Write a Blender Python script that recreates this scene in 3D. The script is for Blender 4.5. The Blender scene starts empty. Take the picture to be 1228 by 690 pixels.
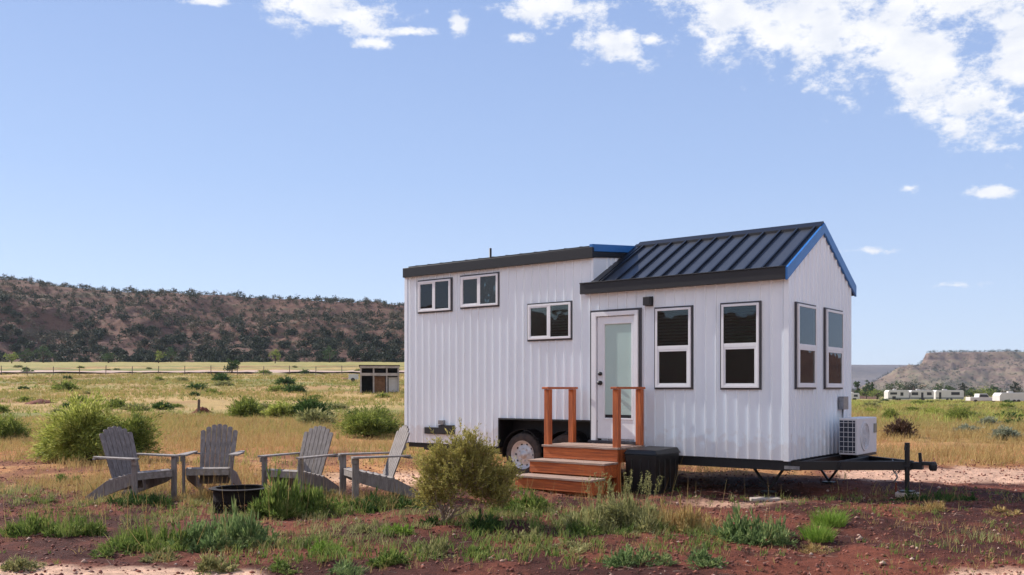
import bpy, math, random
import numpy as np
from mathutils import Vector, Matrix

random.seed(7)
RNG = np.random.default_rng(11)
SC = bpy.context.scene
COL = SC.collection
R = math.radians

# ------------------------------------------------------------------ camera numbers
F = 1100.0; CXP = 614.0; HZ = 467.0; EYE = 1.5

def gp(px, py, z=0.0):
    Y = (EYE - z) * F / (py - HZ)
    return Vector(((px - CXP) / F * Y, Y, z))

# ------------------------------------------------------------------ noise (numpy)
def _hash(i, j, s):
    n = (i * 374761393 + j * 668265263 + s * 1442695041) & 0x7fffffff
    n = ((n ^ (n >> 13)) * 1274126177) & 0x7fffffff
    return ((n ^ (n >> 16)) & 0xffff) / 65535.0

def vnoise(x, y, s=0):
    xi = np.floor(x).astype(np.int64); yi = np.floor(y).astype(np.int64)
    fx = x - xi; fy = y - yi
    fx = fx * fx * (3 - 2 * fx); fy = fy * fy * (3 - 2 * fy)
    a = _hash(xi, yi, s); b = _hash(xi + 1, yi, s); c = _hash(xi, yi + 1, s); d = _hash(xi + 1, yi + 1, s)
    return (a * (1 - fx) + b * fx) * (1 - fy) + (c * (1 - fx) + d * fx) * fy

def fbm(x, y, o=4, s=0):
    x = np.asarray(x, dtype=float); y = np.asarray(y, dtype=float)
    t = 0; a = .5; n = 0
    for k in range(o):
        t = t + a * vnoise(x, y, s + k * 17); n += a; a *= .5; x = x * 2.03 + 5.1; y = y * 2.03 + 1.7
    return t / n

def sstep(a, b, x):
    t = np.clip((x - a) / (b - a), 0, 1); return t * t * (3 - 2 * t)

# ------------------------------------------------------------------ terrain
LP = ([0, 25, 50, 87, 150, 300, 450, 900, 8000], [0, 0, .25, 1.26, 3.9, 10.5, 12, 12, 12])
RP = ([0, 25, 60, 245, 600, 8000], [0, 0, -.1, -1.5, -2.5, -6])
def terrain(X, Y):
    X = np.asarray(X, dtype=float); Y = np.asarray(Y, dtype=float)
    Rr = np.hypot(X, Y)
    zl = np.interp(Y.clip(0), *LP); zr = np.interp(Rr, *RP)
    a = X / np.maximum(np.abs(Y), .5)
    w = sstep(.02, .34, a)
    w = np.where(Y < 0, 1, w)
    z = zl * (1 - w) + zr * w
    far = sstep(30, 120, Rr)
    z = z + (fbm(X * .35, Y * .35, 3, 3) - .5) * (.14 + .3 * far) * sstep(3, 7, Rr)
    z = z + (fbm(X * 1.7, Y * 1.7, 4, 9) - .5) * .09 * (1 - sstep(30, 90, Rr))
    z = z + (fbm(X * 7, Y * 7, 3, 29) - .5) * .045 * (1 - sstep(18, 40, Rr))
    return z
def tz(X, Y): return float(terrain(np.array([X]), np.array([Y]))[0])
def on_ground(px, py):
    """point of the terrain under a photo pixel (walk along the ray)"""
    dx = (px - CXP) / F; dz = -(py - HZ) / F
    Y = 4.0; prev = Y
    while Y < 900:
        if EYE + dz * Y < tz(dx * Y, Y): break
        prev = Y; Y *= 1.01
    return Vector((dx * prev, prev, tz(dx * prev, prev)))

# ------------------------------------------------------------------ materials
def lin(c):
    return tuple(((v / 255) / 12.92 if v / 255 <= .04045 else ((v / 255 + .055) / 1.055) ** 2.4) for v in c) + (1,)
MATS = {}
def new_mat(name):
    m = bpy.data.materials.new(name); m.use_nodes = True
    nt = m.node_tree; b = nt.nodes['Principled BSDF']
    MATS[name] = m
    return m, nt, b
def mat(name, col, rough=.6, metal=0, var=.0, scale=20, bump=0, bscale=60, stretch=(1, 1, 1), col2=None, spec=.5):
    m, nt, b = new_mat(name)
    N = nt.nodes.new; L = nt.links.new
    b.inputs['Base Color'].default_value = col; b.inputs['Roughness'].default_value = rough
    b.inputs['Metallic'].default_value = metal; b.inputs['Specular IOR Level'].default_value = spec
    tc = N('ShaderNodeTexCoord'); mp = N('ShaderNodeMapping'); mp.inputs['Scale'].default_value = stretch
    L(tc.outputs['Object'], mp.inputs['Vector'])
    if var or col2:
        n = N('ShaderNodeTexNoise'); n.inputs['Scale'].default_value = scale; n.inputs['Detail'].default_value = 6
        n.inputs['Roughness'].default_value = .65
        L(mp.outputs[0], n.inputs['Vector'])
        mx = N('ShaderNodeMix'); mx.data_type = 'RGBA'
        c2 = col2 or tuple(v * (1 - var) for v in col[:3]) + (1,)
        mx.inputs['A'].default_value = col; mx.inputs['B'].default_value = c2
        mr = N('ShaderNodeMapRange'); mr.inputs['From Min'].default_value = .35; mr.inputs['From Max'].default_value = .65
        L(n.outputs['Fac'], mr.inputs['Value']); L(mr.outputs[0], mx.inputs['Factor']); L(mx.outputs['Result'], b.inputs['Base Color'])
    if bump:
        n2 = N('ShaderNodeTexNoise'); n2.inputs['Scale'].default_value = bscale; n2.inputs['Detail'].default_value = 5
        L(mp.outputs[0], n2.inputs['Vector'])
        bp = N('ShaderNodeBump'); bp.inputs['Strength'].default_value = bump; bp.inputs['Distance'].default_value = .01
        L(n2.outputs['Fac'], bp.inputs['Height']); L(bp.outputs[0], b.inputs['Normal'])
    return m
def foliage(name, cols, rough=.7, trans=.35):
    """leaf material: hue differs from leaf to leaf and, slowly, from sprig to sprig"""
    m, nt, b = new_mat(name)
    N = nt.nodes.new; L = nt.links.new
    g = N('ShaderNodeNewGeometry'); tc = N('ShaderNodeTexCoord')
    n = N('ShaderNodeTexNoise'); n.inputs['Scale'].default_value = 5; n.inputs['Detail'].default_value = 3
    L(tc.outputs['Object'], n.inputs['Vector'])
    ma = N('ShaderNodeMath'); ma.operation = 'MULTIPLY_ADD'; ma.inputs[1].default_value = .6
    ad = N('ShaderNodeMath'); ad.operation = 'MULTIPLY_ADD'; ad.inputs[1].default_value = 1.4; ad.inputs[2].default_value = -.5
    L(n.outputs['Fac'], ad.inputs[0]); L(g.outputs['Random Per Island'], ma.inputs[0]); L(ad.outputs[0], ma.inputs[2])
    cr = N('ShaderNodeValToRGB'); e = cr.color_ramp.elements
    e[0].position = 0; e[0].color = cols[0]; e[1].position = 1; e[1].color = cols[-1]
    for k, c in enumerate(cols[1:-1]):
        x = e.new((k + 1) / (len(cols) - 1)); x.color = c
    L(ma.outputs[0], cr.inputs['Fac'])
    b.inputs['Roughness'].default_value = rough; b.inputs['Specular IOR Level'].default_value = .2
    L(cr.outputs[0], b.inputs['Base Color'])
    tr = N('ShaderNodeBsdfTranslucent'); L(cr.outputs[0], tr.inputs['Color'])
    ms = N('ShaderNodeMixShader'); ms.inputs[0].default_value = trans
    L(b.outputs[0], ms.inputs[1]); L(tr.outputs[0], ms.inputs[2]); L(ms.outputs[0], nt.nodes['Material Output'].inputs['Surface'])
    return m

WHITE = mat('white_steel', lin((230, 239, 248)), .38, var=.07, scale=1.3, stretch=(1, 1, .35), bump=.15, bscale=5)
def dust(m):
    nt = m.node_tree; N = nt.nodes.new; L = nt.links.new; b = nt.nodes['Principled BSDF']
    src = b.inputs['Base Color'].links[0].from_socket
    tc = N('ShaderNodeTexCoord'); sp = N('ShaderNodeSeparateXYZ'); L(tc.outputs['Object'], sp.inputs[0])
    n = N('ShaderNodeTexNoise'); n.inputs['Scale'].default_value = 6; n.inputs['Detail'].default_value = 7; L(tc.outputs['Object'], n.inputs['Vector'])
    ma = N('ShaderNodeMath'); ma.operation = 'MULTIPLY_ADD'; ma.inputs[1].default_value = 1.0; L(n.outputs['Fac'], ma.inputs[0]); L(sp.outputs['Z'], ma.inputs[2])
    mr = N('ShaderNodeMapRange'); mr.inputs['From Min'].default_value = 1.35; mr.inputs['From Max'].default_value = 1.2; mr.inputs['To Max'].default_value = .24; L(ma.outputs[0], mr.inputs['Value'])
    mx = N('ShaderNodeMix'); mx.data_type = 'RGBA'; mx.inputs['B'].default_value = lin((186, 158, 142)); L(src, mx.inputs['A']); L(mr.outputs[0], mx.inputs['Factor']); L(mx.outputs['Result'], b.inputs['Base Color'])
dust(WHITE)
VINYL = mat('white_vinyl', lin((226, 229, 234)), .4, var=.05, scale=6)
DARKTRIM = mat('dark_trim', lin((62, 62, 70)), .4, var=.2, scale=9)
BLACKROOF = mat('black_roof_trim', lin((22, 22, 28)), .42, var=.25, scale=4)
SEAMROOF = mat('standing_seam_roof', lin((60, 63, 70)), .38, var=.2, scale=2.2, bump=.1, bscale=9)
SEAM = mat('roof_seam', lin((22, 25, 34)), .4)
BLUETRIM = mat('blue_trim', lin((46, 112, 184)), .35, var=.15, scale=6)  # flat blue base colour for the roof-end trims
CHASSIS = mat('black_chassis', lin((22, 22, 26)), .5, var=.3, scale=14, bump=.2)
PLASTIC = mat('black_plastic', lin((16, 16, 18)), .45, var=.3, scale=7, bump=.3, bscale=9)
RUBBER = mat('rubber', lin((40, 39, 40)), .85, var=.3, scale=12, col2=lin((78, 66, 60)))
RIMM = mat('rim_steel', lin((205, 205, 208)), .35, metal=.25, var=.25, scale=14)
ACWHITE = mat('ac_white', lin((214, 214, 218)), .45, var=.06, scale=5)
GRILLE = mat('ac_grille', lin((28, 38, 56)), .4)
GALV = mat('galvanised_steel', lin((150, 152, 156)), .4, metal=.6, var=.3, scale=20)
RUST = mat('rusty_steel', lin((120, 44, 30)), .8, var=.4, scale=30, bump=.3)
WOODO = mat('stained_cedar', lin((200, 106, 50)), .6, scale=5, stretch=(7, 7, .5), bump=.35, bscale=30, col2=lin((140, 68, 34)))
WOODH = mat('stained_cedar_board', lin((200, 106, 50)), .6, scale=5, stretch=(.5, 9, 9), bump=.35, bscale=30, col2=lin((142, 70, 34)))
TREADM = mat('weathered_tread', lin((172, 150, 138)), .75, scale=5, stretch=(.5, 9, 4), bump=.4, bscale=30, col2=lin((126, 96, 78)))
CHAIRM = mat('grey_weathered_wood', lin((136, 128, 126)), .75, scale=7, stretch=(5, 5, 1), bump=.5, bscale=40, col2=lin((104, 95, 90)))
CHAIRH = mat('grey_weathered_board', lin((152, 144, 140)), .75, scale=7, stretch=(3, 3, 3), bump=.5, bscale=40, col2=lin((116, 106, 99)))
IRON = mat('fire_pit_iron', lin((20, 19, 19)), .75, var=.4, scale=18, bump=.4, col2=lin((38, 28, 25)), spec=.2)
ASH = mat('ash', lin((120, 112, 106)), .95, var=.5, scale=14, bump=.8)
CONC = mat('pale_concrete', lin((176, 160, 150)), .85, var=.25, scale=18, bump=.5)
BARK = mat('pale_bark', lin((150, 128, 112)), .85, var=.5, scale=22, stretch=(1, 1, .3), bump=.8, bscale=40)
BARKD = mat('dark_bark', lin((84, 66, 54)), .9, var=.5, scale=16, bump=.6)
FROST = mat('frosted_glass', lin((172, 196, 192)), .18, var=.05, scale=2)
BLIND = mat('blind', lin((130, 138, 134)), .5)
SCREEN = mat('insect_screen', lin((96, 88, 94)), .6)
SHEDW = mat('old_whitewash', lin((176, 168, 164)), .8, var=.4, scale=3)
SHEDD = mat('dark_old_planks', lin((50, 42, 44)), .85, var=.5, scale=3)
SHEDB = mat('brown_planks', lin((128, 92, 66)), .85, var=.4, scale=3)
RVW = mat('camper_white', lin((206, 202, 198)), .4, var=.1, scale=1)
RVD = mat('camper_window', lin((50, 54, 60)), .2)
RVG = mat('camper_grey_stripe', lin((120, 124, 120)), .4)
POSTM = mat('old_post', lin((104, 88, 80)), .9, var=.4, scale=6)
SAND = mat('pale_gravel', lin((190, 160, 142)), .95, var=.25, scale=.8)
MOUND = mat('red_earth', lin((120, 62, 44)), .95, var=.5, scale=5, bump=.8)

def glass():
    m, nt, b = new_mat('window_glass')
    N = nt.nodes.new; L = nt.links.new
    nt.nodes.remove(b)
    t = N('ShaderNodeBsdfTransparent'); t.inputs[0].default_value = (.45, .52, .50, 1)
    g = N('ShaderNodeBsdfGlossy'); g.inputs['Roughness'].default_value = .015; g.inputs[0].default_value = (.9, .95, 1, 1)
    tc = N('ShaderNodeTexCoord'); n = N('ShaderNodeTexNoise'); n.inputs['Scale'].default_value = 2.5
    bp = N('ShaderNodeBump'); bp.inputs['Strength'].default_value = .04; bp.inputs['Distance'].default_value = .05
    L(tc.outputs['Object'], n.inputs['Vector']); L(n.outputs['Fac'], bp.inputs['Height']); L(bp.outputs[0], g.inputs['Normal'])
    lw = N('ShaderNodeFresnel'); lw.inputs['IOR'].default_value = 1.62
    ms = N('ShaderNodeMixShader'); L(lw.outputs[0], ms.inputs[0]); L(t.outputs[0], ms.inputs[1]); L(g.outputs[0], ms.inputs[2])
    L(ms.outputs[0], nt.nodes['Material Output'].inputs['Surface'])
    return m
GLASS = glass()

# ------------------------------------------------------------------ mesh helpers
def tag(o, label=None, cat=None, group=None, kind=None):
    if label: o['label'] = label
    if cat: o['category'] = cat
    if group: o['group'] = group
    if kind: o['kind'] = kind
    return o
def empty(name, loc, rz=0, parent=None):
    o = bpy.data.objects.new(name, None); COL.objects.link(o); o.location = loc; o.rotation_euler.z = rz
    o.empty_display_size = .3
    if parent: o.parent = parent
    return o

class MB:
    def __init__(s): s.v = []; s.f = []
    def add(s, vs, fs):
        k = len(s.v); s.v += [tuple(p) for p in vs]; s.f += [tuple(k + i for i in f) for f in fs]; return s
    def hexa(s, p):    # 8 corners: bottom 4 ccw, top 4 ccw
        return s.add(p, [(0, 3, 2, 1), (4, 5, 6, 7), (0, 1, 5, 4), (1, 2, 6, 5), (2, 3, 7, 6), (3, 0, 4, 7)])
    def box(s, x0, x1, y0, y1, z0, z1):
        x0, x1 = sorted((x0, x1)); y0, y1 = sorted((y0, y1)); z0, z1 = sorted((z0, z1))
        return s.hexa([(x0, y0, z0), (x1, y0, z0), (x1, y1, z0), (x0, y1, z0), (x0, y0, z1), (x1, y0, z1), (x1, y1, z1), (x0, y1, z1)])
    def bar(s, a, b, w, h, up=(0, 0, 1)):
        a = Vector(a); b = Vector(b); d = (b - a).normalized(); u = Vector(up)
        sd = d.cross(u)
        if sd.length < 1e-4: sd = d.cross(Vector((1, 0, 0)))
        sd.normalize(); u = sd.cross(d).normalized()
        sd = sd * w / 2; u = u * h / 2
        return s.hexa([a - sd - u, a + sd - u, b + sd - u, b - sd - u, a - sd + u, a + sd + u, b + sd + u, b - sd + u])
    def tube(s, pts, rad, n=10, cap=True):
        pts = [Vector(p) for p in pts]; k0 = len(s.v)
        rads = rad if isinstance(rad, (list, tuple)) else [rad] * len(pts)
        px = None
        for i, p in enumerate(pts):
            d = (pts[min(i + 1, len(pts) - 1)] - pts[max(i - 1, 0)]).normalized()
            if px is None:
                px = d.orthogonal().normalized()
            px = (px - d * px.dot(d)).normalized(); py = d.cross(px)
            for j in range(n):
                a = 2 * math.pi * j / n
                s.v.append(tuple(p + (px * math.cos(a) + py * math.sin(a)) * rads[i]))
        for i in range(len(pts) - 1):
            for j in range(n):
                a = k0 + i * n + j; b = k0 + i * n + (j + 1) % n
                s.f.append((a, b, b + n, a + n))
        if cap:
            s.f.append(tuple(k0 + j for j in range(n))[::-1]); s.f.append(tuple(k0 + (len(pts) - 1) * n + j for j in range(n)))
        return s
    def lathe(s, prof, c=(0, 0, 0), axis='z', n=32):
        k0 = len(s.v)
        for (r, h) in prof:
            for j in range(n):
                a = 2 * math.pi * j / n; u = r * math.cos(a); w = r * math.sin(a)
                p = (u, w, h) if axis == 'z' else ((u, h, w) if axis == 'y' else (h, u, w))
                s.v.append((p[0] + c[0], p[1] + c[1], p[2] + c[2]))
        for i in range(len(prof) - 1):
            for j in range(n):
                a = k0 + i * n + j; b = k0 + i * n + (j + 1) % n
                s.f.append((a, b, b + n, a + n))
        return s
    def prism(s, poly, lift):   # poly: list of 3-D points, lift vector
        n = len(poly); l = Vector(lift); a = [Vector(p) for p in poly]
        vs = a + [p + l for p in a]
        fs = [tuple(range(n))[::-1], tuple(range(n, 2 * n))] + [(i, (i + 1) % n, n + (i + 1) % n, n + i) for i in range(n)]
        return s.add(vs, fs)
    def build(s, name, m, parent=None, bevel=0, smooth=False, loc=None):
        me = bpy.data.meshes.new(name); me.from_pydata(s.v, [], s.f); me.update()
        import bmesh
        bm = bmesh.new(); bm.from_mesh(me); bmesh.ops.recalc_face_normals(bm, faces=bm.faces); bm.to_mesh(me); bm.free()
        me.materials.append(m)
        o = bpy.data.objects.new(name, me); COL.objects.link(o)
        if parent: o.parent = parent
        if loc is not None: o.location = loc
        if smooth:
            for p in me.polygons: p.use_smooth = True
        if bevel:
            b = o.modifiers.new('bevel', 'BEVEL'); b.width = bevel; b.segments = 2; b.limit_method = 'ANGLE'; b.angle_limit = R(40)
        return o

def np_mesh(name, V, Fq, m, parent=None, loc=None, smooth=False):
    """V (n,3), Fq (k,3|4) -> mesh object"""
    me = bpy.data.meshes.new(name)
    V = np.asarray(V, dtype=np.float32); Fq = np.asarray(Fq, dtype=np.int32); c = Fq.shape[1]
    me.vertices.add(len(V)); me.vertices.foreach_set('co', V.ravel())
    me.loops.add(Fq.size); me.loops.foreach_set('vertex_index', Fq.ravel())
    me.polygons.add(len(Fq)); me.polygons.foreach_set('loop_start', np.arange(0, Fq.size, c, dtype=np.int32))
    if smooth: me.polygons.foreach_set('use_smooth', np.ones(len(Fq), dtype=bool))
    me.update(calc_edges=True)
    me.materials.append(m)
    o = bpy.data.objects.new(name, me); COL.objects.link(o)
    if parent: o.parent = parent
    if loc is not None: o.location = loc
    return o

# ------------------------------------------------------------------ plant geometry (numpy)
def unit(a): return a / np.maximum(np.linalg.norm(a, axis=-1, keepdims=True), 1e-6)
def leaves(P, D, L, W, rng=RNG):
    """diamond leaves: base P, direction D, length L, width W"""
    n = len(P); D = unit(D)
    S = unit(np.cross(D, rng.normal(size=(n, 3)))) * (W[:, None] / 2 if np.ndim(W) else W / 2)
    Lv = (L[:, None] if np.ndim(L) else L)
    up = np.cross(D, S); up = unit(up) * Lv * .08
    V = np.stack([P, P + D * Lv * .45 + S + up, P + D * Lv, P + D * Lv * .45 - S + up], 1).reshape(-1, 3)
    Fq = np.arange(4 * n).reshape(n, 4)
    return V, Fq
def ribbons(P0, P1, P2, w, seg=3, rng=RNG):
    """tapering grass blades / stems along quadratic curves"""
    n = len(P0); S = unit(np.cross(P2 - P0, rng.normal(size=(n, 3))))
    rows = []
    for k in range(seg + 1):
        t = k / seg
        C = P0 * (1 - t) ** 2 + 2 * P1 * t * (1 - t) + P2 * t * t
        ww = (w[:, None] if np.ndim(w) else w) * (1 - .85 * t) / 2
        rows.append(C - S * ww); rows.append(C + S * ww)
    V = np.stack(rows, 1).reshape(-1, 3); m = 2 * (seg + 1)
    base = (np.arange(n) * m)[:, None]
    Fq = np.concatenate([base + np.array([[2 * k, 2 * k + 1, 2 * k + 3, 2 * k + 2]]) for k in range(seg)], 0)
    return V, Fq
def merge(parts):
    Vs = []; Fs = []; k = 0
    for V, Fq in parts:
        Vs.append(V); Fs.append(Fq + k); k += len(V)
    return np.concatenate(Vs), np.concatenate(Fs)

def bush_geo(Rx, H, nst, nlf, ll, lw, upright=.5, seed=0, lump=.35, inner=.3, fill=.5):
    rng = np.random.default_rng(seed)
    ph = rng.uniform(0, 2 * np.pi, nst); ct = rng.uniform(0, 1, nst) ** .8; st = np.sqrt(1 - ct ** 2)
    rad = 1 - lump * (fbm(np.cos(ph) * 2.2 + 9 + st * 2, np.sin(ph) * 2.2 + 4 + ct * 2.6, 3, seed)) * 1.3 + rng.normal(0, .07, nst)
    rad *= np.where(rng.random(nst) < fill, 1, rng.uniform(.55, 1, nst))
    rad *= np.where(rng.random(nst) < .12, rng.uniform(1.1, 1.4, nst), 1)
    E = np.stack([Rx * st * np.cos(ph), Rx * st * np.sin(ph), H * ct], 1) * rad[:, None]
    E[:, 2] = np.maximum(E[:, 2], H * .06)
    B = np.stack([np.cos(ph), np.sin(ph), 0 * ph], 1) * (Rx * .16 * rng.random(nst))[:, None]
    M = B * .5 + E * .5; M[:, 2] += H * upright * .25; M[:, :2] *= (1 - upright * .35)
    stems = ribbons(B, M, E, .008 + 0 * ph, 4, rng)
    k = max(1, nlf // nst)
    t = rng.uniform(inner, 1, (nst, k)) ** .75
    C = B[:, None] * (1 - t[..., None]) ** 2 + 2 * M[:, None] * (t * (1 - t))[..., None] + E[:, None] * (t ** 2)[..., None]
    T = unit(2 * (M - B)[:, None] * (1 - t[..., None]) + 2 * (E - M)[:, None] * t[..., None])
    C = C + rng.normal(0, .028 * Rx + .006, C.shape)
    D = T + rng.normal(0, .42, C.shape) + np.array([0, 0, .35])
    C = C.reshape(-1, 3); C[:, 2] = np.maximum(C[:, 2], .01)
    lv = leaves(C, D.reshape(-1, 3), ll * rng.uniform(.6, 1.35, C.shape[0]), lw * rng.uniform(.7, 1.3, C.shape[0]), rng)
    return stems, lv
def tuft_geo(Rx, H, n, w, seed=0, droop=.4, Ry=None):
    rng = np.random.default_rng(seed); Ry = Ry or Rx
    ph = rng.uniform(0, 2 * np.pi, n); r = np.sqrt(rng.random(n)) * (1 - .4 * fbm(np.cos(ph) * 2 + 3, np.sin(ph) * 2 + 8, 2, seed))
    B = np.stack([np.cos(ph) * r * Rx, np.sin(ph) * r * Ry, 0 * r - .01], 1)
    h = H * rng.uniform(.45, 1.05, n) * (1 - .55 * r ** 2)
    out = np.stack([np.cos(ph), np.sin(ph), 0 * r], 1) * (h * droop * (.3 + r))[:, None] + rng.normal(0, .22, (n, 3)) * h[:, None] * np.array([1, 1, 0])
    P2 = B + out; P2[:, 2] = h
    P1 = B + out * .3; P1[:, 2] = h * .7
    return ribbons(B, P1, P2, w * rng.uniform(.6, 1.3, n), 3, rng)

G = lambda *c: [lin(x) for x in c]
F_RABBIT = foliage('rabbitbrush_leaf', G((92, 104, 50), (138, 148, 68), (182, 188, 96), (210, 210, 130)), trans=.42)
F_RABBIT2 = foliage('rabbitbrush_dark_leaf', G((66, 80, 42), (102, 118, 54), (142, 152, 72), (178, 184, 98)), trans=.4)
F_SAGE = foliage('sage_leaf', G((92, 96, 66), (128, 130, 82), (158, 156, 104), (184, 176, 124)))
F_OLV = foliage('olive_sage_leaf', G((112, 110, 56), (150, 144, 76), (180, 170, 98), (200, 188, 122)))
F_GREY = foliage('grey_sage_leaf', G((110, 114, 96), (146, 150, 126), (176, 178, 152)))
F_BROWN = foliage('dead_brush', G((66, 52, 48), (94, 72, 62), (122, 98, 78)), trans=.1)
F_GREEN = foliage('weed_leaf', G((62, 78, 38), (94, 116, 54), (128, 144, 72), (160, 160, 96)))
F_BLUEG = foliage('tumbleweed_leaf', G((72, 92, 60), (102, 126, 76), (132, 150, 94), (160, 166, 108)))
F_LIME = foliage('bright_grass', G((88, 118, 46), (122, 152, 60), (158, 176, 86)))
F_GOLD = foliage('dry_grass', G((140, 106, 68), (168, 138, 88), (188, 164, 110), (158, 152, 94)))
F_OLIVE = foliage('field_grass', G((156, 126, 82), (176, 154, 98), (158, 154, 90), (122, 132, 70)))
F_DARKW = foliage('dark_weed', G((44, 66, 36), (66, 92, 46), (96, 120, 60)))  # darkest weed green, for weeds and field shrubs alike
F_JUN = foliage('juniper_leaf', G((34, 42, 34), (48, 58, 44), (66, 74, 54)), trans=.15)
F_TREE = foliage('tree_leaf', G((38, 58, 32), (58, 82, 42), (86, 108, 56)), trans=.25)
F_SCRUB = foliage('slope_scrub', G((60, 56, 46), (84, 78, 62), (112, 104, 84), (70, 74, 54)), trans=.1)

# ================================================================== SETTING
def polar_ground():
    view = np.radians(np.linspace(-36, 36, 820)); rest = np.radians(np.linspace(36, 324, 120))[1:-1]
    th = np.concatenate([view, rest])
    r = [.4, 1, 2, 3]
    while r[-1] < 60: r.append(r[-1] * 1.0125)
    while r[-1] < 7000: r.append(r[-1] * 1.045)
    r = np.array(r); nt, nr = len(th), len(r)
    X = r[:, None] * np.sin(th)[None]; Y = r[:, None] * np.cos(th)[None]
    Z = terrain(X, Y)
    V = np.stack([X, Y, Z], -1).reshape(-1, 3)
    i, j = np.meshgrid(np.arange(nr - 1), np.arange(nt), indexing='ij'); j2 = (j + 1) % nt
    Fq = np.stack([i * nt + j, (i + 1) * nt + j, (i + 1) * nt + j2, i * nt + j2], -1).reshape(-1, 4)[:, ::-1]
    V = np.concatenate([V, [[0, 0, float(Z[0].mean())]]]); c = len(V) - 1
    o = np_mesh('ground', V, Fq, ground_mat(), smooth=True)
    o['kind'] = 'structure'
    # soil colours as a point attribute, mixed by position
    x = V[:, 0]; y = V[:, 1]; rr = np.hypot(x, y)
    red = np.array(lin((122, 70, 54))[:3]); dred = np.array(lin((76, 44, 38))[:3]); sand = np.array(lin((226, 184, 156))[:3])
    ochre = np.array(lin((176, 134, 88))[:3]); straw = np.array(lin((178, 148, 98))[:3]); olive = np.array(lin((134, 130, 76))[:3])
    orange = np.array(lin((176, 116, 74))[:3])
    n1 = fbm(x * .5, y * .5, 4, 41); n2 = fbm(x * .12, y * .12, 4, 51); n3 = fbm(x * 1.3, y * 1.3, 4, 61); n4 = fbm(x * .03, y * .05, 4, 71)
    def mixc(A, B, w): return A * (1 - w[:, None]) + B * w[:, None]
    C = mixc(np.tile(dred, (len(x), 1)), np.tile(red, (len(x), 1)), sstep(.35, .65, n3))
    # pale pink: a strip nearest the camera, the sandy pull-in beside the trailer, and patches round it
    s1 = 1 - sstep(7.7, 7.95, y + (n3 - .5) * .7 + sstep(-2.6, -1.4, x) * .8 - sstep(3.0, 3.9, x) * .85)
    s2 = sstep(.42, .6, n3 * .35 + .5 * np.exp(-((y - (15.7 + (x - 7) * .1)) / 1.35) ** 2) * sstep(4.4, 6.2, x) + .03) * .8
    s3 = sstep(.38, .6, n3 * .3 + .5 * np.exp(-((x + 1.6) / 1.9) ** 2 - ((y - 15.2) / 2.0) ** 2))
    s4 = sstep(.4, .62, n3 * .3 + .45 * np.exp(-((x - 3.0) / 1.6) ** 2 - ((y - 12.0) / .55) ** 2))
    fld = sstep(12.6, 15.5, y + (n1 - .5) * 5 + (n3 - .5) * 2 - .8 * sstep(0, 4, x) - sstep(4.5, 6, x) * 2.3)
    Cf = mixc(np.tile(orange, (len(x), 1)), np.tile(ochre, (len(x), 1)), sstep(.3, .7, n3 * .5 + n1 * .5))
    Cf = mixc(Cf, np.tile(red, (len(x), 1)), sstep(.56, .66, n1) * (1 - sstep(40, 70, rr)) * .8)
    Cf2 = mixc(np.tile(straw, (len(x), 1)), np.tile(olive, (len(x), 1)), sstep(.4, .68, n2 * .5 + n4 * .5))
    Cf2 = mixc(Cf2, np.tile(ochre, (len(x), 1)), sstep(.5, .7, fbm(x * .06 + 9, y * .1, 4, 81)) * .7)
    Cf2 = mixc(Cf2, np.tile(red, (len(x), 1)), sstep(.56, .66, fbm(x * .05 + 3, y * .16, 4, 83)) * .6)
    Cf2 = mixc(Cf2, np.tile(np.array(lin((108, 120, 62))[:3]), (len(x), 1)), sstep(.53, .66, fbm(x * .04 + 13, y * .13, 4, 85)) * .7)
    Cf = mixc(Cf, Cf2, sstep(20, 42, rr + (n2 - .5) * 20))
    greenbase = np.array(lin((150, 142, 84))[:3])
    Cf = mixc(Cf, np.tile(greenbase, (len(x), 1)), sstep(215, 250, rr) * .75)
    C = mixc(C, Cf, fld)
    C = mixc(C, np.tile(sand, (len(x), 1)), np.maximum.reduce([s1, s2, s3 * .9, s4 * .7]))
    tr = sstep(.55, .7, fbm(x * 3, y * 3, 3, 91)) * .25
    C = mixc(C, C * .78, tr)
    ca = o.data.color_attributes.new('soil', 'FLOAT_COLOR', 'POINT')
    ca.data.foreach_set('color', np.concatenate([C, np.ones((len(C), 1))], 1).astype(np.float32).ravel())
    return o
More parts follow.
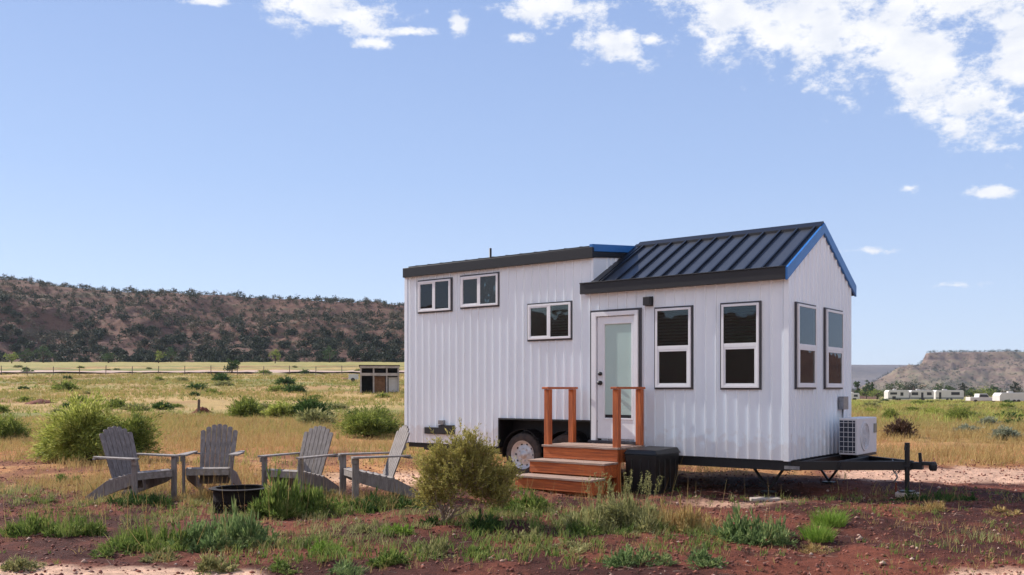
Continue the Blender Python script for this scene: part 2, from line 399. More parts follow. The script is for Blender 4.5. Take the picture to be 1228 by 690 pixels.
def ground_mat():
    m, nt, b = new_mat('earth'); N = nt.nodes.new; L = nt.links.new
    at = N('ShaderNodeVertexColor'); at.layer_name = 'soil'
    tc = N('ShaderNodeTexCoord')
    n = N('ShaderNodeTexNoise'); n.inputs['Scale'].default_value = 9; n.inputs['Detail'].default_value = 8; n.inputs['Roughness'].default_value = .72
    L(tc.outputs['Object'], n.inputs['Vector'])
    n2 = N('ShaderNodeTexNoise'); n2.inputs['Scale'].default_value = .9; n2.inputs['Detail'].default_value = 8; n2.inputs['Roughness'].default_value = .7
    L(tc.outputs['Object'], n2.inputs['Vector'])
    mr = N('ShaderNodeMapRange'); mr.inputs['From Min'].default_value = .3; mr.inputs['From Max'].default_value = .7; mr.inputs['To Min'].default_value = .62; mr.inputs['To Max'].default_value = 1.35
    L(n.outputs['Fac'], mr.inputs['Value'])
    mr2 = N('ShaderNodeMapRange'); mr2.inputs['From Min'].default_value = .3; mr2.inputs['From Max'].default_value = .7; mr2.inputs['To Min'].default_value = .8; mr2.inputs['To Max'].default_value = 1.2
    L(n2.outputs['Fac'], mr2.inputs['Value'])
    mu = N('ShaderNodeMath'); mu.operation = 'MULTIPLY'; L(mr.outputs[0], mu.inputs[0]); L(mr2.outputs[0], mu.inputs[1])
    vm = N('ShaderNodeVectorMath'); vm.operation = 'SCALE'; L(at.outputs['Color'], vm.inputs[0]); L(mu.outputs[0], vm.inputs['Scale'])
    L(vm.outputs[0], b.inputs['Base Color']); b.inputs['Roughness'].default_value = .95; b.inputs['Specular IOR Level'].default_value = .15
    n3 = N('ShaderNodeTexNoise'); n3.inputs['Scale'].default_value = 22; n3.inputs['Detail'].default_value = 7; n3.inputs['Roughness'].default_value = .75
    L(tc.outputs['Object'], n3.inputs['Vector'])
    bp = N('ShaderNodeBump'); bp.inputs['Strength'].default_value = .9; bp.inputs['Distance'].default_value = .05
    L(n3.outputs['Fac'], bp.inputs['Height']); L(bp.outputs[0], b.inputs['Normal'])
    return m
ground = polar_ground()

def rock_mat(name, cols, zs, scale=.05):
    """layered rock: colour bands follow height, broken up by noise"""
    m, nt, b = new_mat(name); N = nt.nodes.new; L = nt.links.new
    tc = N('ShaderNodeTexCoord'); mp = N('ShaderNodeMapping'); mp.inputs['Scale'].default_value = (scale * .25, scale * .25, scale * 3)
    L(tc.outputs['Object'], mp.inputs['Vector'])
    n = N('ShaderNodeTexNoise'); n.inputs['Scale'].default_value = zs; n.inputs['Detail'].default_value = 6; n.inputs['Roughness'].default_value = .65
    L(mp.outputs[0], n.inputs['Vector'])
    n2 = N('ShaderNodeTexNoise'); n2.inputs['Scale'].default_value = scale * 5; n2.inputs['Detail'].default_value = 9; n2.inputs['Roughness'].default_value = .75
    L(tc.outputs['Object'], n2.inputs['Vector'])
    ad = N('ShaderNodeMath'); ad.operation = 'MULTIPLY_ADD'; ad.inputs[1].default_value = .9
    sb = N('ShaderNodeMath'); sb.operation = 'MULTIPLY_ADD'; sb.inputs[1].default_value = .9; sb.inputs[2].default_value = -.4
    L(n2.outputs['Fac'], sb.inputs[0]); L(n.outputs['Fac'], ad.inputs[0]); L(sb.outputs[0], ad.inputs[2])
    cr = N('ShaderNodeValToRGB'); e = cr.color_ramp.elements
    e[0].position = .25; e[0].color = cols[0]; e[1].position = .8; e[1].color = cols[-1]
    for k, c in enumerate(cols[1:-1]):
        q = e.new(.25 + .55 * (k + 1) / (len(cols) - 1)); q.color = c
    L(ad.outputs[0], cr.inputs['Fac']); L(cr.outputs[0], b.inputs['Base Color'])
    b.inputs['Roughness'].default_value = .95; b.inputs['Specular IOR Level'].default_value = .1
    bp = N('ShaderNodeBump'); bp.inputs['Strength'].default_value = .8; bp.inputs['Distance'].default_value = 2.0
    L(n2.outputs['Fac'], bp.inputs['Height']); L(bp.outputs[0], b.inputs['Normal'])
    return m

def grid_mesh(name, a0, a1, na, d0, d1, nd, hfun, m):
    """height sheet over bearings a (= X/Y) and depths Y"""
    a = np.linspace(a0, a1, na)[None, :]; d = np.linspace(d0, d1, nd)[:, None]
    X = a * d; Y = d + 0 * a; Z = hfun(X, Y, a + 0 * d)
    V = np.stack([X, Y, Z], -1).reshape(-1, 3)
    i, j = np.meshgrid(np.arange(nd - 1), np.arange(na - 1), indexing='ij')
    Fq = np.stack([i * na + j, i * na + j + 1, (i + 1) * na + j + 1, (i + 1) * na + j], -1).reshape(-1, 4)
    o = np_mesh(name, V, Fq, m, smooth=False); o['kind'] = 'structure'
    return o

# the near mesa on the left: skyline read as pixel heights at Y=440
SKYX = [-2.0, -.9, -.558, -.53, -.49, -.43, -.38, -.29, -.2, -.11, -.02, .12, .25, .4]
SKYY = [122, 125, 128, 126, 118, 113, 111, 109, 104, 99, 95, 76, 12, -10]
def mesa_h(X, Y, a):
    edge = 300 + 14 * (fbm(X * .02, X * .004 + 3, 3, 5) - .5) * 2
    top = 1.5 + np.interp(a, SKYX, SKYY) / F * 440
    q = np.clip((Y - edge) / (135 + 30 * (fbm(X * .012, 0 * X, 3, 8) - .5)), 0, 1.0)
    base = terrain(X, Y)
    # talus, a dark cliff band in the middle, upper slope, rim
    prof = np.interp(q, [0, .12, .40, .47, .78, .86, .95, 1], [0, .07, .33, .47, .70, .86, .96, 1])
    gul = (fbm(X * .035, Y * .01, 4, 12) - .5) * 13 * np.sin(np.pi * np.clip(q, 0, 1)) + (fbm(X * .13, Y * .13, 4, 14) - .5) * 5.5 * np.sin(np.pi * np.clip(q, 0, 1))
    z = base + (top - base) * prof + gul
    z = z + (fbm(X * .09, Y * .09, 3, 15) - .5) * 2.2 * (q >= 1)
    return np.where(q <= 0, base - 1.0, z)
M_ROCK = rock_mat('mesa_rock', G((66, 50, 48), (98, 74, 66), (120, 90, 78), (98, 90, 74), (146, 118, 100)), 1.0, .06)
grid_mesh('mesa', -1.6, .40, 900, 285, 560, 170, mesa_h, M_ROCK)

# distant mesa and long low ridge, right of the trailer
M_FAR = rock_mat('far_mesa_rock', G((82, 70, 70), (112, 92, 84), (128, 112, 96), (108, 106, 84), (170, 124, 104)), 1.0, .016)
M_FAR2 = rock_mat('far_ridge_rock', G((88, 84, 90), (104, 98, 100), (124, 114, 108)), 1.0, .01)
def far_h(X, Y, a):
    Yc = 1500.0
    # plan shape: the point of the mesa faces us; one side recedes to the right, the front runs right
    dl = (X - 607 - .50 * (Y - 1450) + (fbm(Y * .012, X * .012, 4, 2) - .5) * 40) / 75
    dy = (Y - (1290 - (X - 640) * .12 + (fbm(X * .012, Y * .003, 4, 6) - .5) * 90)) / 170
    q = np.clip(np.minimum(dl, dy), -1, 1)
    base = -3.0
    prof = np.interp(q, [-1, -.5, .0, .62, .72, 1], [0, .04, .30, .74, .96, 1])
    z = base + (1.5 + 44.5 / F * 1470 + 3) * prof
    z = z + (fbm(X * .03, Y * .03, 5, 22) - .5) * 22 * np.sin(np.pi * np.clip(prof, 0, 1)) ** .7 - .5
    return z
grid_mesh('distant_mesa', .25, .85, 520, 1050, 2100, 190, far_h, M_FAR)
def ridge_h(X, Y, a):
    q = np.clip((Y - 2300) / 300, 0, 1)
    z = -6 + (1.5 + (30 + 3 * (fbm(X * .004, 0 * X, 3, 3) - .5)) / F * 2600 + 6) * np.interp(q, [0, .6, .8, 1], [0, .5, .9, 1])
    return z + (fbm(X * .02, Y * .02, 4, 33) - .5) * 14 * np.sin(np.pi * q)
grid_mesh('far_ridge', -.6, 1.1, 420, 2300, 3000, 50, ridge_h, M_FAR2)
# low hills all round behind the camera, mirrored in the windows
def hills():
    th = np.radians(np.linspace(40, 320, 300)); r = np.linspace(260, 620, 26)
    X = r[:, None] * np.sin(th); Y = r[:, None] * np.cos(th)
    q = ((r - 260) / 360)[:, None]
    edge = sstep(0, .12, np.linspace(0, 1, 300))[None] * sstep(0, .12, 1 - np.linspace(0, 1, 300))[None]
    Z = terrain(X, Y) - 1 + np.interp(q, [0, .5, 1], [0, .75, 1]) * (40 + 30 * fbm(X * .006, Y * .006, 4, 55)) * edge
    V = np.stack([X, Y, Z], -1).reshape(-1, 3); nt = 300
    i, j = np.meshgrid(np.arange(25), np.arange(nt - 1), indexing='ij')
    Fq = np.stack([i * nt + j, i * nt + j + 1, (i + 1) * nt + j + 1, (i + 1) * nt + j], -1).reshape(-1, 4)
    o = np_mesh('hills', V, Fq, M_ROCK); o['kind'] = 'structure'
hills()

# gravel road beyond the field
def road():
    xs = np.linspace(-230, 60, 180); Vs = []; 
    for x in xs:
        yc = 166 + 6 * math.sin(x * .012)
        for k in (-1, -.3, .3, 1): Vs.append((x, yc + k * 6, 0))
    V = np.array(Vs); V[:, 2] = terrain(V[:, 0], V[:, 1]) + .22
    i, j = np.meshgrid(np.arange(179), np.arange(3), indexing='ij')
    Fq = np.stack([i * 4 + j, (i + 1) * 4 + j, (i + 1) * 4 + j + 1, i * 4 + j + 1], -1).reshape(-1, 4)
    o = np_mesh('gravel_road', V, Fq, SAND, smooth=True); o['kind'] = 'structure'
road()

# ================================================================== TINY HOUSE ON WHEELS
C0 = Vector((3.76, 12.5)); EX = Vector((.787, -.617)); EY = Vector((.617, .787))
HROT = math.atan2(-.617, .787)
house = empty('tiny_house_trailer', (C0.x, C0.y, 0), HROT)
tag(house, 'white metal-clad tiny house on a black trailer frame with a dark standing seam roof', 'tiny house')
def lx(px, v=0.0):          # along the long wall (local x) of a photo column
    t = (px - CXP) / F; b = C0 + EY * v
    return (t * b.y - b.x) / (EX.x - t * EX.y)
def lz(px, py, v=0.0):
    s = lx(px, v); return EYE + (HZ - py) / F * ((C0 + EY * v).y + EX.y * s)
def gv(px, s=0.0):          # along the gable wall (local y)
    t = (px - CXP) / F; b = C0 + EX * s
    return (t * b.y - b.x) / (EY.x - t * EY.y)
def gz(px, py, s=0.0):
    v = gv(px, s); return EYE + (HZ - py) / F * ((C0 + EX * s).y + EY.y * v)

LEN = 7.27; WID = 2.655; MID = WID / 2; ZB = .525; DX = -3.14
EAVE = 3.12; RIDGE = 3.845; DE = 3.66; DR = 3.80
SL = (RIDGE - EAVE) / MID
def gable_top(v): return EAVE + SL * (MID - abs(v - MID)) - .03
WX0, WX1 = lx(599), -3.0    # wheel opening
# front (long) wall core, with the wheel opening left out, gable end core, rear
w = MB()
w.box(-LEN, WX0, 0, .12, ZB, DE - .03); w.box(WX0, DX, 0, .12, 1.005, DE - .03)
w.box(DX, WX1, 0, .12, 1.005, EAVE - .02)
w.box(WX1, 0, 0, .12, ZB, EAVE - .02)
def rib(m, x, z0, z1, y=0, out=-1, ww=.036, h=.019):
    m.add([(x - ww / 2, y, z0), (x - ww / 4, y + out * h, z0), (x + ww / 4, y + out * h, z0), (x + ww / 2, y, z0),
           (x - ww / 2, y, z1), (x - ww / 4, y + out * h, z1), (x + ww / 4, y + out * h, z1), (x + ww / 2, y, z1)],
          [(0, 1, 5, 4), (1, 2, 6, 5), (2, 3, 7, 6), (0, 3, 2, 1), (4, 5, 6, 7), (0, 4, 7, 3)])
x = -LEN + .10
while x < -.03:
    zt = DE - .04 if x < DX - .02 else EAVE - .05
    zb = 1.01 if WX0 - .02 < x < WX1 else ZB
    rib(w, x, zb, zt); x += .165
wall = w.build('wall', WHITE, house)
# gable end
w = MB()
poly = [(-.12, .12, ZB), (-.12, WID - .12, ZB), (-.12, WID - .12, gable_top(WID - .12)), (-.12, MID, gable_top(MID)), (-.12, .12, gable_top(.12))]
w.prism([(-.12, .12, ZB + 0), (-.12, WID, ZB), (-.12, WID, gable_top(WID)), (-.12, MID, gable_top(MID)), (-.12, .12, gable_top(.12))], (.12, 0, 0))
v = .10
while v < WID - .02:
    zt = gable_top(v) - .02; ww = .036; h = .019
    w.add([(0, v - ww / 2, ZB), (h, v - ww / 4, ZB), (h, v + ww / 4, ZB), (0, v + ww / 2, ZB),
           (0, v - ww / 2, zt), (h, v - ww / 4, zt), (h, v + ww / 4, zt), (0, v + ww / 2, zt)],
          [(0, 4, 5, 1), (1, 5, 6, 2), (2, 6, 7, 3), (0, 1, 2, 3), (4, 7, 6, 5), (0, 3, 7, 4)])
    v += .165
w.build('gable_wall', WHITE, house)
# corner trim strips
w = MB(); w.box(-.055, .022, -.024, .0, ZB - .01, EAVE - .04); w.box(.0, .022, 0.001, .055, ZB - .01, EAVE - .02)
w.build('corner_trim', WHITE, house, bevel=.003)
w = MB(); w.box(-LEN - .02, -LEN + .05, -.024, 0, ZB - .01, DE - .04); w.build('corner_trim', WHITE, house, bevel=.003)
w = MB(); w.box(DX - .05, DX + .004, -.024, -.001, EAVE + .03, DE - .04); w.build('corner_trim', WHITE, house, bevel=.003)
# back wall and left end wall
w = MB(); w.box(-LEN, -.12, WID - .12, WID, ZB, EAVE - .02); w.box(-LEN, DX, WID - .12, WID, EAVE - .02, DE - .03)
x = -LEN + .1
while x < -.03:
    rib(w, x, ZB, DE - .04 if x < DX - .02 else EAVE - .05, WID, 1); x += .205
w.build('back_wall', WHITE, house)
w = MB()
w.prism([(-LEN, .12, ZB), (-LEN, WID - .12, ZB), (-LEN, WID - .12, DE - .02), (-LEN, MID, DR), (-LEN, .12, DE - .02)], (.12, 0, 0))
w.build('end_wall', WHITE, house)
# dormer cheek above the low roof
w = MB()
w.prism([(DX - .12, .12, EAVE - .3), (DX - .12, WID - .12, EAVE - .3), (DX - .12, WID - .12, DE - .02), (DX - .12, MID, DR), (DX - .12, .12, DE - .02)], (.12, 0, 0))
for k in range(3, 20):
    vv = .13 * k
    if abs(vv - MID) < .05: continue
    zt = DE - .03 + (MID - abs(vv - MID)) / MID * (DR - DE); zb = gable_top(vv)
    if zt - zb > .05 and .15 < vv < WID - .15: w.box(DX, DX + .014, vv - .012, vv + .012, zb - .1, zt)
w.build('dormer_cheek', WHITE, house)
# floor
w = MB(); w.box(-LEN + .002, WX0 - .001, .002, WID - .002, ZB - .02, ZB + .12); w.box(WX1 + .001, -.002, .002, WID - .002, ZB - .02, ZB + .12); w.box(WX0 - .001, WX1 + .001, .40, WID - .40, ZB - .02, ZB + .12)
fl = w.build('floor', CHASSIS, house)

# ---- roof over the loft
w = MB()
e = .10
def dz(v): return DE + .05 + (DR - DE) * (MID - abs(v - MID)) / MID
w.prism([(-LEN + .12, -.06, dz(0)), (-LEN + .12, MID, dz(MID)), (-LEN + .12, WID + .06, dz(WID)), (-LEN + .12, WID + .06, dz(WID) + .045), (-LEN + .12, MID, dz(MID) + .055), (-LEN + .12, -.06, dz(0) + .045)], (LEN + DX - .161, 0, 0))
roofL = w.build('loft_roof', BLACKROOF, house)
w = MB()
x = -LEN + .3
while x < DX - .1:
    w.bar((x, -.05, dz(0) + .047), (x, MID, dz(MID) + .057), .02, .014); w.bar((x, WID + .05, dz(0) + .047), (x, MID, dz(MID) + .057), .02, .014); x += .3
w.build('seam', SEAM, roofL)
w = MB(); w.box(-LEN - .0, DX + .03, -.09, -.031, DE - .10, DE + .07); w.box(-LEN - .0, DX + .03, WID + .03, WID + .09, DE - .10, DE + .07)
w.build('fascia', BLACKROOF, house, bevel=.004)
w = MB()
w.prism([(-LEN - .04, -.03, DE - .10), (-LEN - .04, MID, DR - .08), (-LEN - .04, WID + .03, DE - .10), (-LEN - .04, WID + .03, DE + .08), (-LEN - .04, MID, DR + .08), (-LEN - .04, -.03, DE + .08)], (.05, 0, 0))
w.build('rake_trim', BLUETRIM, house, bevel=.003)
w = MB()
w.prism([(DX - .03, -.085, DE - .0), (DX - .03, MID, DR + .0), (DX - .03, WID + .085, DE - .0), (DX - .03, WID + .085, DE + .115), (DX - .03, MID, DR + .115), (DX - .03, -.085, DE + .115)], (.06, 0, 0))
w.build('rake_trim', BLUETRIM, house, bevel=.003)
w = MB()
w.prism([(DX - .0, -.03, DE - .09), (DX - .0, MID, DR - .09), (DX - .0, WID + .03, DE - .09), (DX - .0, WID + .03, DE - .003), (DX - .0, MID, DR - .003), (DX - .0, -.03, DE - .003)], (.02, 0, 0))
w.build('soffit_trim', BLACKROOF, house)
w = MB(); w.lathe([(.0, .20), (.022, .20), (.022, 0), (.06, -.01)], (-5.7, .55, dz(.55) + .06), n=14); w.build('vent_pipe', BLACKROOF, house, smooth=True)

# ---- main gabled roof
def rz_(v): return EAVE + SL * (MID - abs(v - MID)) + .035
XO = .012; VO = .10
w = MB()
for s in (0, 1):
    fv = (lambda q: q) if s == 0 else (lambda q: WID - q)
    a = (DX + .001, fv(-VO), rz_(-VO) - 0); b = (DX + .001, fv(MID), rz_(MID))
    w.hexa([a, (XO, a[1], a[2]), (XO, b[1], b[2]), b] + [(p[0], p[1], p[2] + .045) for p in (a, (XO, a[1], a[2]), (XO, b[1], b[2]), b)])
roofM = w.build('gabled_roof', SEAMROOF, house)
w = MB(); x = DX + .19
while x < XO - .08:
    for s in (-1, 1):
        a = (x, MID + s * (MID + VO), rz_(-VO) + .062); b = (x, MID, rz_(MID) + .062)
        w.bar(a, b, .026, .04)
    x += .262
w.build('seam', SEAM, roofM)
w = MB(); w.prism([(DX + .06, MID - .12, rz_(MID - .12) + .085), (DX + .06, MID, rz_(MID) + .10), (DX + .06, MID + .12, rz_(MID - .12) + .085), (DX + .06, MID + .12, rz_(MID - .12) + .045), (DX + .06, MID - .12, rz_(MID - .12) + .045)], (XO - DX - .05, 0, 0))
w.build('ridge_cap', BLACKROOF, roofM)
for s, nm in ((0, 'eave_fascia'), (1, 'eave_fascia')):
    y0 = -VO - .03 if s == 0 else WID + VO
    w = MB(); w.box(-3.32, XO + .0, y0, y0 + .03, EAVE - .125, EAVE + .035)
    y1 = -VO - .045 if s == 0 else WID + VO - .01
    w.box(-3.32, XO - .004, y1, y1 + .055, EAVE + .036, EAVE + .052)
    w.build(nm, BLACKROOF, house, bevel=.003)
w = MB(); w.box(-3.30, XO - .02, -VO, -.002, EAVE - .12, EAVE - .09); w.box(-3.30, XO - .02, WID + .002, WID + VO, EAVE - .12, EAVE - .09); w.build('soffit', DARKTRIM, house)
w = MB()   # flashing where the roof meets the loft wall
w.bar((DX + .06, -VO, rz_(-VO) + .055), (DX + .06, MID, rz_(MID) + .055), .13, .03); w.bar((DX + .06, WID + VO, rz_(-VO) + .055), (DX + .06, MID, rz_(MID) + .055), .13, .03)
w.build('flashing', BLACKROOF, house)
w = MB()
for s in (-1, 1):
    e0 = MID + s * (MID + VO + .02)
    w.hexa([(XO, e0, rz_(-VO) - .12), (XO + .03, e0, rz_(-VO) - .12), (XO + .03, MID, rz_(MID) - .075), (XO, MID, rz_(MID) - .075),
            (XO, e0, rz_(-VO) + .05), (XO + .03, e0, rz_(-VO) + .05), (XO + .03, MID, rz_(MID) + .07), (XO, MID, rz_(MID) + .07)])
w.build('rake_trim', BLUETRIM, house)

# ---- windows.  plane 'L' long wall (outwards = -y), 'G' gable (outwards = +x)
def pbox(m, plane, a0, a1, o0, o1, z0, z1):
    if plane == 'L': m.box(a0, a1, -o1, -o0, z0, z1)
    else: m.box(o0, o1, a0, a1, z0, z1)
def ring(m, plane, a0, a1, z0, z1, t, o0, o1):
    pbox(m, plane, a0, a0 + t, o0, o1, z0, z1); pbox(m, plane, a1 - t, a1, o0, o1, z0, z1)
    pbox(m, plane, a0 + t, a1 - t, o0, o1, z0, z0 + t); pbox(m, plane, a0 + t, a1 - t, o0, o1, z1 - t, z1)
def window(plane, a0, a1, z0, z1, kind, zmid=None):
    T = .026; FR = .034
    m = MB(); ring(m, plane, a0, a1, z0, z1, T, .0, .030)
    win = m.build('window', DARKTRIM, house, bevel=.002)
    b0, b1, y0, y1 = a0 + T, a1 - T, z0 + T, z1 - T
    m = MB(); ring(m, plane, b0, b1, y0, y1, FR, .0, .054); fr = m.build('frame', VINYL, win, bevel=.003)
    c0, c1, q0, q1 = b0 + FR, b1 - FR, y0 + FR, y1 - FR
    m = MB(); pbox(m, plane, c0, c1, .0, .004, q0, q1)
    def slats(lo, hi, u0, u1, mt, nm='blind'):
        m = MB(); z = lo + .012
        while z < hi - .01:
            if plane == 'L': m.hexa([(u0, -.026, z), (u1, -.026, z), (u1, -.021, z - .004), (u0, -.021, z - .004), (u0, -.030, z + .024), (u1, -.030, z + .024), (u1, -.027, z + .026), (u0, -.027, z + .026)])
            else: m.hexa([(.021, u0, z), (.026, u0, z), (.026, u1, z), (.021, u1, z), (.027, u0, z + .026), (.030, u0, z + .026), (.030, u1, z + .026), (.027, u1, z + .026)])
            z += .046
        m.build(nm, mt, win)
    if kind == 'hung':
        zm = zmid
        m = MB(); pbox(m, plane, c0 + .0, c1 - .0, .02, .052, zm - .028, zm + .028)
        m.build('meeting_rail', VINYL, win, bevel=.002)
        m = MB(); ring(m, plane, c0, c1, q0, zm - .0281, .028, .02, .05); m.build('sash', VINYL, win, bevel=.002)
        for (lo, hi, d, uo) in ((q0 + .028, zm - .028, .028, .034), (zm + .028, q1, 0, .040)):
            m = MB(); pbox(m, plane, c0 + d, c1 - d, uo, uo + .005, lo, hi); m.build('pane', GLASS, win)
        m = MB(); pbox(m, plane, c0 + .002, c1 - .002, .0, .0215, q0, q1); m.build('shade', BLACKROOF, win)  # black panel standing in for the unlit room behind the glass
        slats(zm, q1, c0, c1, BLIND)
        m = MB(); pbox(m, plane, c0 + .028, c1 - .028, .022, .026, q0 + .028, zm - .028); m.build('insect_screen', SCREEN, win)
    else:
        am = (a0 + a1) / 2 + .01
        m = MB(); pbox(m, plane, am - .024, am + .024, .02, .052, q0, q1); m.build('meeting_stile', VINYL, win, bevel=.002)
        m = MB(); ring(m, plane, c0, am - .0241, q0, q1, .022, .02, .05); m.build('sash', VINYL, win, bevel=.002)
        for (u0, u1, uo) in ((c0 + .022, am - .046, .034), (am + .024, c1, .040)):
            m = MB(); pbox(m, plane, u0, u1, uo, uo + .005, q0, q1); m.build('pane', GLASS, win)
        m = MB(); pbox(m, plane, c0 + .002, c1 - .002, .0, .0215, q0, q1); m.build('shade', BLACKROOF, win)  # black panel painted as the dark interior, as in the hung windows
        slats(q0, q1, am + .02, c1, BLIND)
    return win
def wl(x0, x1, yt, yb, kind, ym=None):
    a0, a1 = lx(x0, -.045), lx(x1, -.045); xm = (x0 + x1) / 2
    return window('L', a0, a1, lz(x1, yb, -.045), lz(x1, yt, -.045), kind, lz(xm, ym, -.045) if ym else None)
wA = wl(500, 541, 332.5, 373.5, 'slide'); wB = wl(551, 598, 326, 367.5, 'slide')
wC = wl(631.5, 685.5, 360.5, 407.5, 'slide')
wD = wl(784, 830, 366, 467, 'hung', 417); wE = wl(863, 912, 360.5, 467.5, 'hung', 414)
for (x0, x1) in ((956.5, 980), (991, 1012)):
    window('G', gv(x0, .045), gv(x1, .045), gz(957, 467, .045), gz(957, 361.8, .045), 'hung', gz(967, 415.5, .045))

# ---- door
d0, d1 = lx(707.7, -.045), lx(768, -.045); dtop = lz(768, 369, -.045); dbot = .735
m = MB(); pbox(m, 'L', d0, d0 + .035, 0, .045, ZB + .06, dtop); pbox(m, 'L', d1 - .035, d1, 0, .045, ZB + .06, dtop); pbox(m, 'L', d0 + .035, d1 - .035, 0, .045, dtop - .035, dtop)
dr_ = m.build('door', DARKTRIM, house, bevel=.002)
m = MB(); a, b = d0 + .035, d1 - .035
pbox(m, 'L', a, a + .085, 0, .07, ZB + .06, dtop - .035); pbox(m, 'L', b - .06, b, 0, .07, ZB + .06, dtop - .035); pbox(m, 'L', a + .085, b - .06, 0, .07, dtop - .10, dtop - .035)
m.build('door_frame', VINYL, dr_, bevel=.003)
a += .10; b -= .062
g0, g1, gb, gt = lx(727), lx(759), lz(745, 501.5), lz(745, 388.5)
m = MB(); pbox(m, 'L', a, g0, .0, .04, dbot, dtop - .115); pbox(m, 'L', g1, b, .0, .04, dbot, dtop - .115); pbox(m, 'L', g0, g1, 0, .04, dbot, gb); pbox(m, 'L', g0, g1, 0, .04, gt, dtop - .115)
m.build('leaf', VINYL, dr_)
m = MB(); pbox(m, 'L', g0, g1, .0, .028, gb + .05, gt); m.build('pane', FROST, dr_)
m = MB(); pbox(m, 'L', g0, g1, .0, .034, gb, gb + .05); m.build('dark_slot', BLACKROOF, dr_)  # black strip across the foot of the door glass
m = MB(); ring(m, 'L', g0 - .025, g1 + .025, gb - .025, gt + .025, .024, .04, .05); m.build('glazing_bead', VINYL, dr_, bevel=.002)
m = MB(); pbox(m, 'L', d0, d1, 0, .11, .665, .705); m.build('threshold', DARKTRIM, dr_, bevel=.003)
kx = lx(722)
m = MB(); zk = lz(721, 448.5); m.lathe([(0, -.085), (.022, -.085), (.03, -.075), (.03, -.04)], (kx, 0, zk), 'y', 16); m.build('deadbolt', BLACKROOF, dr_, smooth=True)
m = MB(); zk = lz(721, 459.5); m.lathe([(0, -.11), (.024, -.108), (.033, -.09), (.024, -.07), (.014, -.065), (.014, -.05), (.034, -.048), (.034, -.04)], (kx, 0, zk), 'y', 16); m.build('knob', BLACKROOF, dr_, smooth=True)

# ---- wall light, service hatch, outlet box with conduit, air conditioner
a0, a1 = lx(775), lx(784)
m = MB(); m.box(a0, a1, -.03, -.018, lz(779, 367.5), lz(779, 356)); m.box(a0 + .008, a1 - .008, -.12, -.03, lz(779, 367), lz(779, 357))
lamp = m.build('wall_lamp', BLACKROOF, house, bevel=.004)
a0, a1 = lx(511), lx(545)
m = MB(); m.box(a0, a1, -.05, -.001, lz(520, 520.5), lz(520, 512.5)); m.box(a0 + .35, a1 + .01, -.055, -.001, lz(540, 520.5), lz(540, 510))
m.build('service_hatch', CHASSIS, house, bevel=.004)
m = MB(); m.box(lx(528), lx(534), -.06, -.001, lz(531, 509), lz(531, 504)); m.build('outlet_cover', GALV, house, bevel=.004)
b0 = gv(1004); zc = gz(1006, 478)
m = MB(); m.box(.02, .10, b0, b0 + .22, zc - .17, zc + .03); bx_ = m.build('outlet_box', GALV, house, bevel=.006)
m = MB(); m.tube([(.05, b0 + .1, zc - .17), (.05, b0 + .09, zc - .4), (.08, b0 + .14, zc - .62)], .015, 8); m.build('conduit', GALV, bx_, smooth=True)
AX0, AX1, AY0, AY1, AZ0, AZ1 = .19, .46, 1.50, 2.42, .535, 1.075
m = MB(); m.box(AX0, AX1, AY0, AY1, AZ0, AZ1); ac = m.build('air_conditioner', ACWHITE, house, bevel=.012)
m = MB(); m.box(AX0 + .012, AX1 - .035, AY0 - .006, AY0, AZ0 + .03, AZ1 - .035); g_ = m.build('side_grille', GRILLE, ac)
m = MB()
for k in range(7): zz = AZ0 + .05 + k * .07; m.box(AX0 + .012, AX1 - .035, AY0 - .012, AY0 - .0065, zz, zz + .007)
for k in range(3): xx = AX0 + .07 + k * .065; m.box(xx, xx + .006, AY0 - .016, AY0 - .0125, AZ0 + .03, AZ1 - .035)
m.build('grille_bars', ACWHITE, ac)
m = MB(); m.lathe([(.215, 0), (.215, .012), (.19, .012), (.19, .0)], (AX1 + .001, AY0 + .34, .80), 'x', 36)
for rr_ in (.05, .09, .13, .17): m.lathe([(rr_, .006), (rr_ + .007, .009), (rr_ + .012, .006), (rr_, .006)], (AX1 + .001, AY0 + .34, .80), 'x', 30)
for k in range(8):
    an = math.pi * k / 4; m.bar((AX1 + .006, AY0 + .34 + .03 * math.cos(an), .80 + .03 * math.sin(an)), (AX1 + .006, AY0 + .34 + .195 * math.cos(an), .80 + .195 * math.sin(an)), .006, .006)
m.build('fan_guard', ACWHITE, ac)
m = MB(); m.box(AX1, AX1 + .012, AY1 - .16, AY1 - .03, .84, .98); m.build('service_cover', RVG, ac, bevel=.003)
m = MB(); m.box(AX0, AX0 + .03, AY0 + .02, AY1 - .02, .50, .534); m.box(AX1 - .03, AX1, AY0 + .02, AY1 - .02, .50, .534); m.build('foot', CHASSIS, ac)

# ---- chassis, tongue, jacks, wheels
m = MB()
for yy in (.42, WID - .50): m.box(-LEN + .05, -.02, yy, yy + .08, .36, ZB - .021)
for xx in np.arange(-LEN + .1, -.2, .8): m.box(xx, xx + .06, .44, WID - .44, .40, ZB - .022)
m.box(-2.95, .0, .012, .11, .385, ZB - .0215); m.box(-LEN + .05, -5.3, .02, .1, .44, ZB - .0215)
ch = m.build('chassis', CHASSIS, house, bevel=.004)
m = MB(); m.bar((-.1, .22, .44), (1.25, MID - .04, .44), .06, .125); m.bar((-.1, WID - .22, .44), (1.25, MID + .04, .44), .06, .125)
m.box(.02, .09, .35, WID - .35, .40, .50); m.box(.44, .50, .62, WID - .62, .40, .50)
m.bar((1.1, MID, .44), (1.40, MID, .44), .10, .10); tg = m.build('tongue', CHASSIS, house, bevel=.004)
m = MB(); m.box(1.38, 1.56, MID - .04, MID + .04, .45, .50); m.lathe([(0, .505), (.04, .50), (.055, .46), (.055, .41), (.04, .38)], (1.53, MID, 0), n=16); m.bar((1.37, MID, .49), (1.36, MID, .62), .03, .04)
